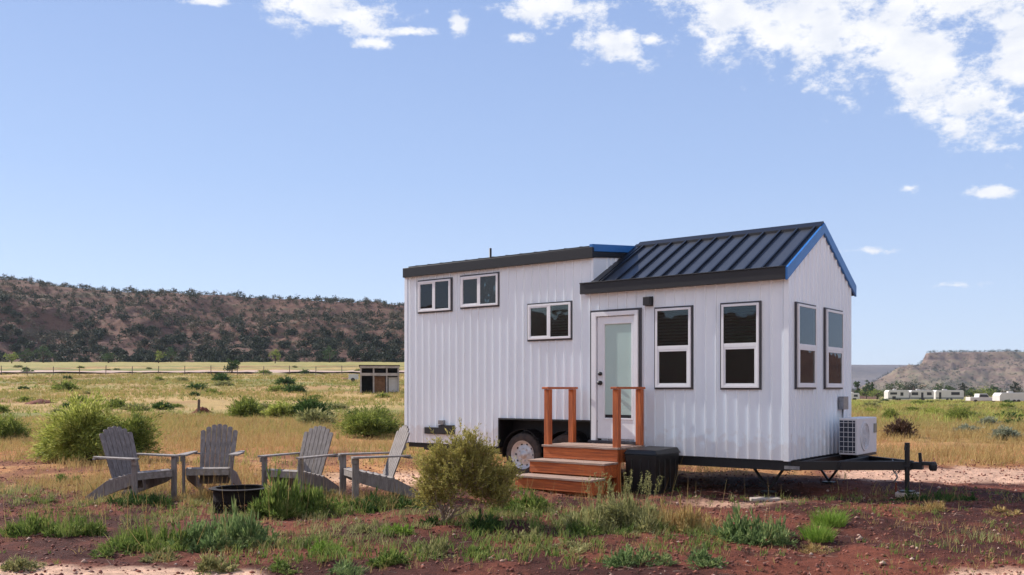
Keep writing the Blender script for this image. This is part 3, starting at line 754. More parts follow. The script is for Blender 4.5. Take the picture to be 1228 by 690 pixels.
m.build('coupler', CHASSIS, house, bevel=.003)
m = MB(); JX = 1.22
m.tube([(JX, MID - .10, .10), (JX, MID - .10, .42)], .032, 12); m.tube([(JX, MID - .10, .36), (JX, MID - .10, .76)], .034, 12)
m.box(JX - .05, JX + .05, MID - .14, MID - .0, .42, .47); m.box(JX - .09, JX + .09, MID - .19, MID - .01, .075, .095)
jk = m.build('tongue_jack', CHASSIS, house, smooth=False)
m = MB(); m.tube([(JX, MID - .10, .70), (JX - .0, MID - .20, .72), (JX, MID - .21, .66)], .012, 8); m.build('crank', CHASSIS, jk)
m = MB()   # wiring loops and safety chain hanging from the tongue
pts = [(JX - .15 - .03 * math.sin(k * .9), MID - .14, .44 - .03 * k) for k in range(9)]
m.tube(pts, .011, 7); m.tube([(JX - .19, MID - .13, .52), (JX - .12, MID - .16, .38), (JX - .2, MID - .14, .30), (JX - .1, MID - .14, .34), (JX - .08, MID - .13, .50)], .008, 7)
m.build('safety_chain', GALV, house, smooth=True)
m = MB(); m.tube([(JX - .14, MID - .13, .20), (JX - .14, MID - .13, .05)], .012, 8); m.build('chain_hook', RUST, house)
# scissor jacks
for (jx, jy) in ((-.45, .42), (-6.6, .42), (-.22, WID - .4), (-6.6, WID - .4)):
    m = MB(); zt = .37; zg = .06
    m.bar((jx - .22, jy, zt), (jx, jy, zg), .03, .035, (0, 1, 0)); m.bar((jx + .22, jy, zt), (jx, jy, zg), .03, .035, (0, 1, 0))
    m.tube([(jx - .26, jy, (zt + .19) / 2 + .08), (jx + .26, jy, (zt + .19) / 2 + .08)], .01, 8)
    m.box(jx - .09, jx + .09, jy - .07, jy + .07, .03, .05)
    m.build('scissor_jack', CHASSIS, house)
m = MB(); m.box(-.05, .16, -.006, .008, .41, .455); m.build('marker_plate', GALV, house)
# wheels
def wheel(cx, side):
    yc = .17 if side == 0 else WID - .17; o = -1 if side == 0 else 1
    rad = .37; cz = .40; c = (cx, yc, cz)
    m = MB(); P = [(.235, -.10), (.30, -.115), (.345, -.105), (.368, -.08), (.37, 0), (.368, .08), (.345, .105), (.30, .115), (.235, .10)]
    m.lathe(P, c, 'y', 40)
    for k in range(36):
        an = 2 * math.pi * k / 36
        for dy in (-.045, .045):
            p = Vector((cx + math.cos(an + dy) * .371, yc + dy, cz + math.sin(an + dy) * .371)); q = Vector((-math.sin(an), 0, math.cos(an)))
            m.bar(p - q * .014, p + q * .014, .05, .008, (math.cos(an), 0, math.sin(an)))
    w_ = empty('wheel', (0, 0, 0), 0, house)
    m.build('tyre', RUBBER, w_, smooth=True)
    m = MB(); s = o
    m.lathe([(.24, .11 * s), (.228, .105 * s), (.215, .07 * s), (.175, .045 * s), (.15, .06 * s), (.08, .075 * s), (.06, .075 * s), (.055, .11 * s), (.0, .112 * s)], c, 'y', 40)
    for k in range(8):
        an = 2 * math.pi * k / 8 + .2
        m.tube([(cx + .105 * math.cos(an), yc + s * .065, cz + .105 * math.sin(an)), (cx + .105 * math.cos(an), yc + s * .085, cz + .105 * math.sin(an))], .013, 6)
    r_ = m.build('rim', RIMM, w_, smooth=True)
    m = MB()
    for k in range(10):
        an = 2 * math.pi * k / 10
        m.tube([(cx + .185 * math.cos(an), yc + s * .045, cz + .185 * math.sin(an)), (cx + .185 * math.cos(an), yc + s * .056, cz + .185 * math.sin(an))], .019, 10)
    m.build('vent_hole', CHASSIS, w_)
    m = MB(); pts = []
    for k in range(13):
        an = R(-8 + 196 * k / 12); pts.append((cx + .42 * math.cos(an), cz + .425 * math.sin(an)))
    for p, q in zip(pts, pts[1:]):
        m.hexa([(p[0], yc - .13, p[1]), (p[0], yc + .13, p[1]), (q[0], yc + .13, q[1]), (q[0], yc - .13, q[1]), (p[0] * 1, yc - .13, p[1] + .008), (p[0], yc + .13, p[1] + .008), (q[0], yc + .13, q[1] + .008), (q[0], yc - .13, q[1] + .008)])
    m.build('fender', CHASSIS, house)
W1 = lx(621, .0) + .05
for cx in (W1, W1 + .86):
    wheel(cx, 0); wheel(cx, 1)
m = MB(); m.box(WX0, WX1, .36, .38, ZB - .1, 1.03); m.box(WX0, WX1, .10, .36, 1.005, 1.03); m.box(WX0 - .0, WX0 + .012, .004, .36, ZB, 1.02); m.box(WX1 - .012, WX1, .004, .36, ZB, 1.02)
m.box(WX0 - .01, WX1 + .01, -.026, -.003, .985, 1.012); m.box(WX0 - .012, WX0 + .012, -.026, .003, ZB - .01, .984)
m.build('wheel_well', CHASSIS, house)
m = MB(); m.tube([(W1, .2, .40), (W1, WID - .2, .40)], .04, 10); m.tube([(W1 + .86, .2, .40), (W1 + .86, WID - .2, .40)], .04, 10); m.build('axle', CHASSIS, house)

# pad under the jack
pj = C0 + EX * 1.22 + EY * (MID - .1)
m = MB(); m.box(-.15, .15, -.12, .12, -.08, .05); pad = m.build('jack_pad', CONC, None, bevel=.01, loc=(pj.x, pj.y, tz(pj.x, pj.y) - .0)); pad.rotation_euler.z = HROT + .2
tag(pad, 'pale block on the ground under the foot of the trailer jack', 'block')
pad.location.z = .02

# ================================================================== PORCH STEPS
st = empty('porch_steps', (C0.x, C0.y, 0), HROT)
tag(st, 'orange stained wooden steps with two post handrails below the front door', 'steps')
SX0, SX1 = -3.48, -2.17; SV = -.88
LV = [(.63, -.12, SV), (.425, SV, SV - .35), (.22, SV - .35, SV - .70)]
for k, (zt, y1, y0) in enumerate(LV):
    m = MB(); n = 6 if k == 0 else 2; wd = (y1 - y0 + .025) / n
    for q in range(n):
        m.box(SX0 - .02, SX1 + .02, y0 - .025 + q * wd + .003, y0 - .025 + (q + 1) * wd - .003, zt, zt + .03)
    m.build('tread', TREADM, st, bevel=.004)
    m = MB(); hh = .185 if k == 0 else .17
    m.box(SX0, SX1, y0, y0 + .035, zt - hh + .015, zt - .001)
    m.build('riser', WOODH, st, bevel=.004)
    for xs_ in (SX0, SX1 - .035):
        m = MB(); m.box(xs_, xs_ + .035, y0 + .036, y1 - .002, max(zt - .19, .0), zt - .0015)
        m.build('stringer', WOODH, st, bevel=.004)
    m = MB(); m.box(SX0 + .02, SX1 - .02, y0 + .09, y0 + .13, -.02, zt - hh + .0); m.build('under_board', WOODH, st)
for xx in (SX0 + .045, SX1 - .045):
    for yy in (SV + .06, -.17):
        m = MB(); m.box(xx - .045, xx + .045, yy - .045, yy + .045, .0 if yy < -.5 else .661, 1.50)
        m.build('post', WOODO, st, bevel=.005)
    m = MB(); m.box(xx - .055, xx + .055, SV - .03, -.09, 1.502, 1.535); m.build('handrail', WOODH, st, bevel=.005)
    for yy in (-.2,):
        m = MB(); m.box(xx - .05, xx + .05, yy - .05, yy + .05, -.02, .628); m.build('foot_post', WOODO, st)

# black storage bin against the wall beside the steps
sb = empty('storage_bin', (C0.x, C0.y, 0), HROT)
tag(sb, 'black lidded storage bin against the wall right of the porch steps', 'storage bin')
m = MB()
bx0, bx1, by0, by1 = -2.11, -1.60, -.78, -.08
m.hexa([(bx0 + .03, by0 + .03, 0), (bx1 - .03, by0 + .03, 0), (bx1 - .03, by1 - .03, 0), (bx0 + .03, by1 - .03, 0), (bx0, by0, .57), (bx1, by0, .57), (bx1, by1, .57), (bx0, by1, .57)])
for q in range(4): yy = by0 + .1 + q * .16; m.box(bx1 - .028, bx1 + .004, yy, yy + .03, .08, .5)
for q in range(3): xx = bx0 + .1 + q * .14; m.box(xx, xx + .03, by0 - .004, by0 + .02, .08, .5)
m.build('bin_body', PLASTIC, sb, bevel=.012)
m = MB(); m.hexa([(bx0 - .02, by0 - .02, .571), (bx1 + .02, by0 - .02, .571), (bx1 + .02, by1 + .02, .571), (bx0 - .02, by1 + .02, .571), (bx0 + .02, by0 + .02, .635), (bx1 - .02, by0 + .02, .635), (bx1 - .02, by1 - .02, .655), (bx0 + .02, by1 - .02, .655)])
m.build('lid', PLASTIC, sb, bevel=.012)

# pale slab lying in front of the trailer
p = gp(918, 600); m = MB(); m.prism([(-.22, -.1, -.02), (.05, -.13, -.02), (.2, -.06, -.02), (.19, .1, -.02), (-.05, .13, -.02), (-.2, .07, -.02)], (0, 0, .05))
o = m.build('flat_stone', CONC, None, bevel=.008, loc=(p.x, p.y, tz(p.x, p.y) + .01)); tag(o, 'pale flat stone slab on red soil in front of the trailer frame', 'stone')

# ================================================================== ADIRONDACK CHAIRS
def make_chair():
    root = empty('adirondack_chair', (0, 0, 0))      # faces +X, origin between its feet
    W2 = .28
    # seat: front edge x=.30 z=.38, back x=-.18 z=.27 ; slats across
    m = MB()
    for k in range(6):
        t0 = k / 6 * .52; x_ = .31 - t0; z_ = .385 - t0 * .24
        m.bar((x_, -W2, z_), (x_, W2, z_), .078, .02, (.22, 0, 1))
    m.bar((.335, -W2, .345), (.335, W2, .345), .02, .09)
    m.build('seat', CHAIRH, root, bevel=.003)
    # backrest: 7 fanned slats
    m = MB(); b = Vector((-.15, 0, .24)); up = Vector((-.34, 0, .92)).normalized(); nrm = Vector((up.z, 0, -up.x))
    hs = [.64, .69, .72, .73, .72, .69, .64]
    for k in range(7):
        f = k - 3; y0 = f * .060; y1 = f * .072
        a_ = b + Vector((0, y0, 0)) - up * .1; c_ = b + up * hs[k] + Vector((0, y1, 0))
        d0_ = (c_ - a_).normalized(); s0_ = d0_.cross(nrm).normalized(); n0_ = nrm * .009
        m.hexa([a_ - s0_ * .0275 - n0_, a_ + s0_ * .0275 - n0_, c_ + s0_ * .033 - n0_, c_ - s0_ * .033 - n0_, a_ - s0_ * .0275 + n0_, a_ + s0_ * .0275 + n0_, c_ + s0_ * .033 + n0_, c_ - s0_ * .033 + n0_])
        # rounded tip
        d_ = (c_ - a_).normalized(); sd = d_.cross(nrm).normalized()
        pts = []
        for q in range(7):
            an = math.pi * q / 6; pts.append(c_ + sd * math.cos(an) * .033 + d_ * math.sin(an) * .022 - nrm * .009)
        m.prism(pts, nrm * .018)
    back = m.build('backrest', CHAIRM, root, bevel=.002)
    m = MB()
    for hh, wd in ((.46, .21), (.03, .20)):
        m = MB(); p_ = b + up * hh - nrm * .022; m.bar(p_ + Vector((0, -wd, 0)), p_ + Vector((0, wd, 0)), .024, .06, up); m.build('back_batten', CHAIRH, back, bevel=.002)
    for s in (-1, 1):
        m = MB(); yy = s * .325
        pl = [(.39, -.055), (.39, .055), (.34, .068), (.05, .062), (-.28, .035), (-.37, .02), (-.37, -.035), (-.23, -.045), (.05, -.055), (.34, -.065)]
        m.prism([(x_, yy + s * y_, .555) for x_, y_ in pl], (0, 0, .022)); m.bar((.36, yy, .49), (.36, yy, .554), .08, .02, (0, 1, 0))
        m.build('armrest', CHAIRH, root, bevel=.003)
        m = MB(); m.box(.30, .385, yy - .012 - s * .02, yy + .012 - s * .02, 0, .554); m.build('leg', CHAIRM, root, bevel=.003)
        m = MB(); y2 = s * .268
        pl = [(.325, .40), (.32, .27), (.25, .23), (-.50, -.005), (-.62, -.005), (-.60, .05), (-.20, .27), (.1, .345)]
        m.prism([(x_, y2 - .011, z_) for x_, z_ in pl], (0, .022, 0)); m.build('leg', CHAIRM, root, bevel=.003)
    m = MB(); m.bar((-.37, -.33, .54), (-.37, .33, .54), .06, .022); m.build('arm_brace', CHAIRH, root, bevel=.002)
    return root
def copy_tree(o, parent=None):
    c = o.copy(); COL.objects.link(c); c.parent = parent
    for ch_ in list(o.children): copy_tree(ch_, c)
    return c
proto = make_chair()
CH = [(163, 12.5, -28, 'grey slatted garden chair leftmost at the fire pit, facing right beside the tall green bush'),
      (256, 13.2, -84, 'grey slatted garden chair directly behind the fire pit, turned square to the viewer'),
      (360, 13.0, -118, 'grey slatted garden chair between the fire pit and the sunlit chair, back leaning right'),
      (450, 12.6, 205, 'sunlit grey slatted garden chair facing left, nearest the end of the trailer')]
for i, (px, Y, a, lab) in enumerate(CH):
    o = proto if i == 0 else copy_tree(proto)
    X = (px - CXP) / F * Y
    o.location = (X, Y, tz(X, Y) - .01); o.rotation_euler.z = R(a); o.scale = (1.07, 1.07, 1.07)
    tag(o, lab, 'garden chair', 'grey garden chairs round the fire pit')

# fire pit
p = Vector(((288 - CXP) / F * 11.35, 11.35, 0)); fp = empty('fire_pit', (p.x, p.y, tz(p.x, p.y) - .03)); fp.scale.z = .86
tag(fp, 'low black iron fire pit with lattice sides in the ring of garden chairs', 'fire pit')
m = MB(); rr_ = .32
m.lathe([(rr_ + .05, .36), (rr_ + .055, .375), (rr_ - .03, .38), (rr_ - .03, .36), (rr_ + .05, .36)], n=40); m.build('rim', IRON, fp, smooth=False)
m = MB(); m.lathe([(rr_, .36), (rr_, .20), (rr_ - .01, .20), (rr_ - .01, .36)], n=40); m.lathe([(rr_, .045), (rr_, .0), (rr_ - .01, .0), (rr_ - .01, .045)], n=40)
m.build('wall_band', IRON, fp)
m = MB(); n = 30
for k in range(n):
    for d in (-1, 1):
        a0 = 2 * math.pi * k / n; a1 = a0 + d * 2 * math.pi / n * 2
        m.bar((rr_ * math.cos(a0) * .99, rr_ * math.sin(a0) * .99, .04), (rr_ * math.cos(a1) * .99, rr_ * math.sin(a1) * .99, .205), .009, .016, (math.cos(a0), math.sin(a0), 0))
m.build('lattice', IRON, fp)
m = MB(); m.lathe([(rr_ - .012, .30), (.26, .16), (.0, .13)], n=30); m.build('bowl', IRON, fp)
m = MB(); m.lathe([(.27, .175), (.2, .20), (.1, .215), (0, .21)], n=20); m.build('ash_bed', ASH, fp)

# ================================================================== SHRUBS
def shrub(name, loc, Rx, H, fmat, label, cat='shrub', group=None, nst=260, nlf=5200, ll=.07, lw=.014, upright=.5, seed=0, stemmat=None, lump=.35, sy=1, fill=.5):
    root = empty(name, loc); tag(root, label, cat, group)
    s, l = bush_geo(Rx, H, nst, nlf, ll, lw, upright, seed, lump, fill=fill)
    if sy != 1:
        s[0][:, 1] *= sy; l[0][:, 1] *= sy
    np_mesh('stem', s[0], s[1], stemmat or BARKD, root); np_mesh('foliage', l[0], l[1], fmat, root)
    return root
def at(px, py): return on_ground(px, py)
# big rabbitbrush behind the first chair: two plants
p = at(112, 560)
shrub('rabbitbrush', at(100, 556), 1.12, 1.85, F_RABBIT, 'tall yellow-green bush rising behind the leftmost garden chair', nst=760, nlf=22000, ll=.11, lw=.019, upright=1.0, seed=3, lump=.75)
shrub('rabbitbrush', at(156, 552), .85, 1.42, F_RABBIT2, 'rounder darker green bush beside the tall yellow-green one behind the leftmost chair', nst=480, nlf=12000, ll=.09, lw=.015, upright=.9, seed=4, lump=.7)
shrub('rabbitbrush', at(66, 552), .72, 1.05, F_RABBIT, 'small pale bush at the left foot of the tall yellow-green one', nst=240, nlf=5200, ll=.09, lw=.014, upright=.8, seed=5, lump=.5)
shrub('rabbitbrush', at(6, 530), .95, .95, F_RABBIT2, 'green bush cut by the left edge of the view', nst=420, nlf=9000, ll=.09, lw=.018, upright=.7, seed=6)
shrub('rabbitbrush', at(445, 523), 1.32, 1.15, F_RABBIT2, 'broad green bush in front of the open shed, beside the trailer end', nst=700, nlf=14000, ll=.10, lw=.02, upright=.6, seed=8, lump=.45)
MIDB = [(296, 500, 1.0, 1.05, F_RABBIT2, 'left bush of the row of three in the field behind the chairs'),
        (336, 501, .95, .85, F_RABBIT, 'pale low middle bush of the row of three in the field'),
        (374, 501, 1.1, 1.15, F_DARKW, 'dark right bush of the row of three in the field')]
for k, (px, py, a, b, fm, lab) in enumerate(MIDB):
    shrub('field_shrub', at(px, py), a * 1.05, b, fm, lab, group='bushes in a row in the field', nst=300, nlf=6000, ll=.13, lw=.035, seed=20 + k)
RB = [(1068, 504, .5, .75, F_RABBIT2, 'green bush behind the air conditioner, above the brown one'),
      (1080, 524, .55, .62, F_BROWN, 'dead brown bush right of the air conditioner'),
      (1120, 500, .85, .75, F_RABBIT, 'yellow-green bush in front of the white campers'),
      (1150, 505, 1.0, .85, F_RABBIT2, 'dark green bush in the field right of the tongue jack'),
      (1184, 512, .55, .5, F_GREY, 'round pale grey sagebrush at the right of the field'),
      (1205, 527, .5, .42, F_GREY, 'grey sagebrush low at the right edge of the view'),
      (1160, 520, .5, .3, F_GREY, 'low flat grey sagebrush in the golden grass'),
      (1045, 496, .6, .45, F_RABBIT, 'small pale bush just behind the top of the air conditioner'),
      (1218, 498, .8, .6, F_SAGE, 'olive bush in front of the white box trailer at the right edge')]
for k, (px, py, a, b, fm, lab) in enumerate(RB):
    shrub('field_shrub', at(px, py), a, b, fm, lab, nst=220, nlf=3800, ll=.09, lw=.022, seed=40 + k, stemmat=BARKD)
# scattered low shrubs over the field: copies of three kinds
protos = []
for k, fm in enumerate((F_RABBIT2, F_SAGE, F_DARKW)):
    s, l = bush_geo(.55, .5, 90, 1100, .12, .035, .4, 70 + k)
    V, Fq = merge([s, l]); protos.append((V, Fq, fm))
glab = 'low scrubby bush dotted about the open field behind the chairs and trailer'
meshes = []
fx = np.random.default_rng(5)
cnt = 0
while cnt < 80:
    a = fx.uniform(-.56, -.12) if fx.random() < .62 else fx.uniform(.37, .56)
    Y = math.exp(fx.uniform(math.log(34), math.log(210)))
    X = a * Y; k = int(fx.integers(0, 3))
    if len(meshes) < 3:
        k = len(meshes); o = np_mesh('scrub_bush', protos[k][0], protos[k][1], protos[k][2]); meshes.append(o)
    else:
        o = meshes[k].copy(); COL.objects.link(o)
    sc_ = fx.uniform(.7, 1.5) * (1 if Y < 80 else 1.6)
    o.location = (X, Y, tz(X, Y)); o.scale = (sc_ * 1.2, sc_ * 1.2, sc_ * fx.uniform(.6, 1.0)); o.rotation_euler.z = fx.uniform(0, 6.28)
    tag(o, glab, 'shrub', 'scrub bushes over the field'); cnt += 1

# foreground sagebrush with its twisted pale trunk
def front_shrub():
    base = at(531, 627); root = empty('sagebrush', base)
    tag(root, 'feathery olive sagebrush on a twisted pale trunk in front of the trailer wheel', 'shrub')
    rng = np.random.default_rng(77)
    m = MB(); tips = []
    def limb(p, d, r, L, dep):
        pts = [Vector(p)]; rad = [r]; dd = Vector(d)
        n = 5
        for k in range(n):
            dd = (dd + Vector(rng.normal(0, .22, 3)) + Vector((0, 0, .05))).normalized(); pts.append(pts[-1] + dd * L / n); rad.append(r * (1 - .5 * (k + 1) / n))
        m.tube(pts, rad, 7)
        if dep == 0: tips.append((pts[-1], dd)); return
        for q in range(3 if dep > 1 else 4):
            b_ = pts[int(rng.integers(2, n + 1))]; nd = (dd + Vector(rng.normal(0, .65, 3)) + Vector((0, 0, .15))).normalized()
            limb(b_, nd, rad[-1] * .85, L * .72, dep - 1)
        tips.append((pts[-1], dd))
    for d in ((-.5, .1, .8), (.35, -.1, .8), (.75, .2, .65), (.1, .3, .9)):
        limb((rng.normal(0, .02), rng.normal(0, .02), -.03), d, .024, .26, 2)
    m.build('trunk', BARK, root, smooth=True)
    # foliage: many fine upright sprigs over a lopsided crown
    n = 3900
    u = unit(rng.normal(size=(n, 3))); rr = rng.random(n) ** .5 * rng.uniform(.8, 1.25, n)
    LB = np.array([(-.06, .0, .58, .25), (.10, .05, .80, .27), (.22, -.12, .50, .30), (.46, .05, .60, .25), (.66, .0, .40, .20), (-.14, .05, .30, .16), (.02, 0, 1.0, .14), (.34, -.05, .88, .17), (.5, .25, .36, .2), (.15, .3, .6, .25), (.82, .05, .54, .12), (-.22, 0, .74, .08), (.80, -.05, .30, .12), (.22, 0, 1.06, .08), (.56, 0, .84, .09)])
    id_ = rng.choice(len(LB), n, p=LB[:, 3] ** 2 / (LB[:, 3] ** 2).sum())
    LB = LB * np.array([.86, .86, .93, .86]); C = LB[id_, :3] + u * (rr * LB[id_, 3])[:, None]
    lum = fbm(C[:, 0] * 7 + 5, C[:, 2] * 7 + C[:, 1] * 5, 3, 5)
    keep = (lum > .47) & (C[:, 2] > .10)
    C = C[keep]; u = u[keep]; n = len(C)
    D = u * .55 + np.array([0, 0, .75]) + rng.normal(0, .25, (n, 3)); D = unit(D)
    L = rng.uniform(.07, .17, n)
    s_ = ribbons(C - D * .03, C + D * L[:, None] * .5, C + D * L[:, None], np.full(n, .004), 2, rng)
    k = 13
    t = rng.random((n, k)); P = C[:, None] + D[:, None] * (L[:, None] * t)[..., None]
    DD = D[:, None] + rng.normal(0, .5, (n, k, 3))
    lv = leaves(P.reshape(-1, 3), DD.reshape(-1, 3), rng.uniform(.026, .058, n * k), rng.uniform(.006, .012, n * k), rng)
    V, Fq = merge([lv]); np_mesh('foliage', V, Fq, F_OLV, root); np_mesh('twig', s_[0], s_[1], BARK, root)
front_shrub()

# ================================================================== FOREGROUND WEEDS AND TUFTS
PLANTS = []
for k in range(4):
    s_, l_ = bush_geo(1, 1, 16, 150, .30, .085, .4, 900 + k, .5); PLANTS.append(merge([s_, l_]))
for k in range(4):
    PLANTS.append(tuft_geo(.55, 1, 46, .055, 910 + k, .55))
def weed(px0, px1, yt, yb, kind, fmat, label, group=None, seed=0, dens=1.0):
    p = at((px0 + px1) / 2, yb - (3 if yb > 600 else 1)); ppm = F / p.y
    W = (px1 - px0) / ppm; H = (yb - yt) / ppm * 1.2
    Ry = min(W * .5, max(.16, (yb - yt) / ppm * 1.0)); p = p + Vector((0, Ry * .6, 0)); p.z = tz(p.x, p.y) - .015
    root = None
    rng = np.random.default_rng(seed); rx = W * .56
    if kind == 'grass':
        V, Fq = tuft_geo(W / 2, H * 1.0, int(1700 * dens * max(.3, W)), .007, seed, .5, Ry)
    else:
        # an uneven drift of small plants, ragged at its edge
        n_ = max(10, int(W * Ry * 2 * 75)); ang = rng.uniform(0, 6.28, n_); q = np.sqrt(rng.random(n_)) * (.65 + .7 * fbm(np.cos(ang) * 1.7 + 5, np.sin(ang) * 1.7 + 7, 3, seed))
        cx_ = np.cos(ang) * q * rx; cy_ = np.sin(ang) * q * Ry; parts = []
        for i in range(n_):
            v_, f_ = PLANTS[int(rng.integers(0, 4)) + (4 if (kind == 'mixed' and rng.random() < .65) else 0)]
            hh = H * rng.uniform(.35, 1.0) * (1.05 - .7 * min(1, q[i]) ** 2); ww = rng.uniform(.09, .17) * (.7 + H)
            c_, s_ = math.cos(ang[i] * 7), math.sin(ang[i] * 7)
            parts.append((np.stack([(v_[:, 0] * c_ - v_[:, 1] * s_) * ww + cx_[i], (v_[:, 0] * s_ + v_[:, 1] * c_) * ww + cy_[i], v_[:, 2] * hh], 1), f_))
        V, Fq = merge(parts)
    nf0 = len(Fq)
    if kind != 'grass' and W > .5:      # dead stalks standing among the leaves
        k_ = int(14 * W); B = np.stack([rng.uniform(-.5, .5, k_) * W, rng.uniform(-1, 1, k_) * Ry, np.zeros(k_)], 1)
        P2 = B + np.stack([rng.normal(0, .08, k_), rng.normal(0, .08, k_), rng.uniform(.7, 1.5, k_) * H], 1)
        V, Fq = merge([(V, Fq), ribbons(B, (B + P2) / 2 + rng.normal(0, .02, (k_, 3)), P2, np.full(k_, .006), 3, rng)])
    # drape on the terrain
    V[:, 2] += terrain(V[:, 0] + p.x, V[:, 1] + p.y) - (p.z + .015)
    o = np_mesh('weed_clump' if kind != 'grass' else 'grass_tuft', V, Fq, fmat, loc=p)
    o.data.materials.append(F_GOLD); o.data.polygons.foreach_set('material_index', (np.arange(len(Fq)) >= nf0).astype(np.int32))
    tag(o, label, 'weed' if kind != 'grass' else 'grass tuft', group)
    return o
WD = [(-6, 114, 608, 644, 'mixed', F_GREEN, 'bright green weed mat at the far left of the foreground'),
      (118, 222, 620, 664, 'mixed', F_GREEN, 'green weed patch below the leftmost garden chair, left of the blue-green one'),
      (205, 318, 610, 662, 'leafy', F_BLUEG, 'broad blue-green weed patch in front of the fire pit'),
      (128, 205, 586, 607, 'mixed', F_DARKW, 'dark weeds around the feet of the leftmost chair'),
      (300, 368, 566, 626, 'leafy', F_GREEN, 'tall leafy weed right of the fire pit, before the third chair'),
      (345, 415, 578, 620, 'leafy', F_GREEN, 'light green leafy weed between the third and fourth garden chairs'),
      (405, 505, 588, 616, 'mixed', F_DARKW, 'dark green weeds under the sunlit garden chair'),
      (590, 662, 588, 616, 'leafy', F_GREEN, 'soft green weeds on the ground below the trailer wheel'),
      (688, 800, 585, 641, 'mixed', F_SAGE, 'tall olive weed patch with seed heads in front of the steps'),
      (760, 870, 602, 640, 'mixed', F_GOLD, 'patch of dry golden grass in front of the storage bin'),
      (876, 954, 607, 657, 'leafy', F_BLUEG, 'large rounded blue-green weed before the trailer frame'),
      (978, 1022, 612, 633, 'grass', F_LIME, 'bright lime grass tuft right of the blue-green weed'),
      (964, 1008, 632, 653, 'grass', F_LIME, 'lime grass tuft just below the brighter one near the trailer frame'),
      (1085, 1172, 584, 604, 'mixed', F_DARKW, 'low dark weeds on the ground beyond the tongue jack'),
      (1085, 1150, 600, 616, 'mixed', F_GOLD, 'thin dry grass in front of the tongue jack'),
      (212, 300, 578, 603, 'mixed', F_GOLD, 'dry golden grass round the feet of the second chair, left of the fire pit'),
      (318, 402, 582, 603, 'mixed', F_SAGE, 'pale grass hiding the feet of the third garden chair'),
      (498, 545, 640, 672, 'leafy', F_SAGE, 'yellowish weed at the foot of the sagebrush trunk'),
      (455, 492, 624, 645, 'leafy', F_LIME, 'bright yellow-green weed left of the sagebrush trunk'),
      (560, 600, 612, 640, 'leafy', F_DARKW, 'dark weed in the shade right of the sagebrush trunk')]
for k, wv in enumerate(WD): weed(*wv, seed=100 + k)
SM = [(372, 412, 646, 668, F_LIME), (232, 276, 660, 688, F_SAGE), (318, 360, 670, 688, F_GREEN), (395, 432, 668, 690, F_BLUEG), (438, 484, 658, 682, F_GREEN),
      (652, 702, 640, 664, F_SAGE), (600, 652, 628, 652, F_SAGE), (724, 806, 654, 682, F_BLUEG), (826, 862, 654, 680, F_BLUEG), (-4, 38, 664, 686, F_SAGE),
      (110, 150, 650, 668, F_GREEN), (175, 205, 660, 676, F_SAGE), (1188, 1226, 606, 620, F_GOLD), (560, 590, 650, 668, F_GREEN), (690, 720, 620, 645, F_GREEN), (20, 60, 590, 604, F_GREEN), (60, 95, 566, 580, F_GREEN),
      (500, 530, 618, 632, F_DARKW), (960, 995, 650, 664, F_GOLD), (420, 450, 628, 640, F_SAGE), (840, 880, 640, 652, F_GOLD)]
for k, (a, b, c, d, fm) in enumerate(SM):
    weed(a, b, c, d, 'leafy' if k % 3 else 'mixed', fm, 'small low weed sprouting from the bare red soil of the foreground', 'small weeds on the red soil', seed=200 + k)
shrub('sagebrush', at(742, 634), .44, .52, F_SAGE, 'loose grey-green bush about as tall as the steps, standing in front of them', nst=170, nlf=3400, ll=.05, lw=.010, upright=.9, seed=91, lump=.7, stemmat=BARK)
# seed stalks in front of the steps
def stalks(name, px0, px1, yb, H, n, label, fmat, seed):
    rng = np.random.default_rng(seed); p = at((px0 + px1) / 2, yb); W = (px1 - px0) / (F / p.y)
    B = np.stack([rng.uniform(-W / 2, W / 2, n), rng.uniform(-.18, .18, n), np.zeros(n) - .02], 1)
    h = H * rng.uniform(.6, 1, n); P2 = B + np.stack([rng.normal(.03, .06, n), rng.normal(0, .05, n), h], 1); P1 = (B + P2) / 2 + rng.normal(0, .015, (n, 3))
    s = ribbons(B, P1, P2, np.full(n, .007), 3, rng)
    k = 46; t = rng.uniform(.55, 1.0, (n, k)); C = B[:, None] * ((1 - t) ** 2)[..., None] + 2 * P1[:, None] * (t * (1 - t))[..., None] + P2[:, None] * (t ** 2)[..., None]
    D = rng.normal(0, .6, (n, k, 3)) + np.array([0, 0, .8])
    l = leaves((C + rng.normal(0, .008, C.shape)).reshape(-1, 3), D.reshape(-1, 3), rng.uniform(.015, .035, n * k), rng.uniform(.006, .011, n * k), rng)
    V, Fq = merge([s, l]); o = np_mesh(name, V, Fq, fmat, loc=(p.x, p.y, tz(p.x, p.y))); tag(o, label, 'weed')
stalks('seed_stalks', 704, 735, 610, .48, 12, 'cluster of upright pale seed stalks in front of the lower steps', F_SAGE, 1)
stalks('seed_stalks', 748, 792, 612, .52, 16, 'taller seed stalks standing before the black storage bin', F_SAGE, 2)

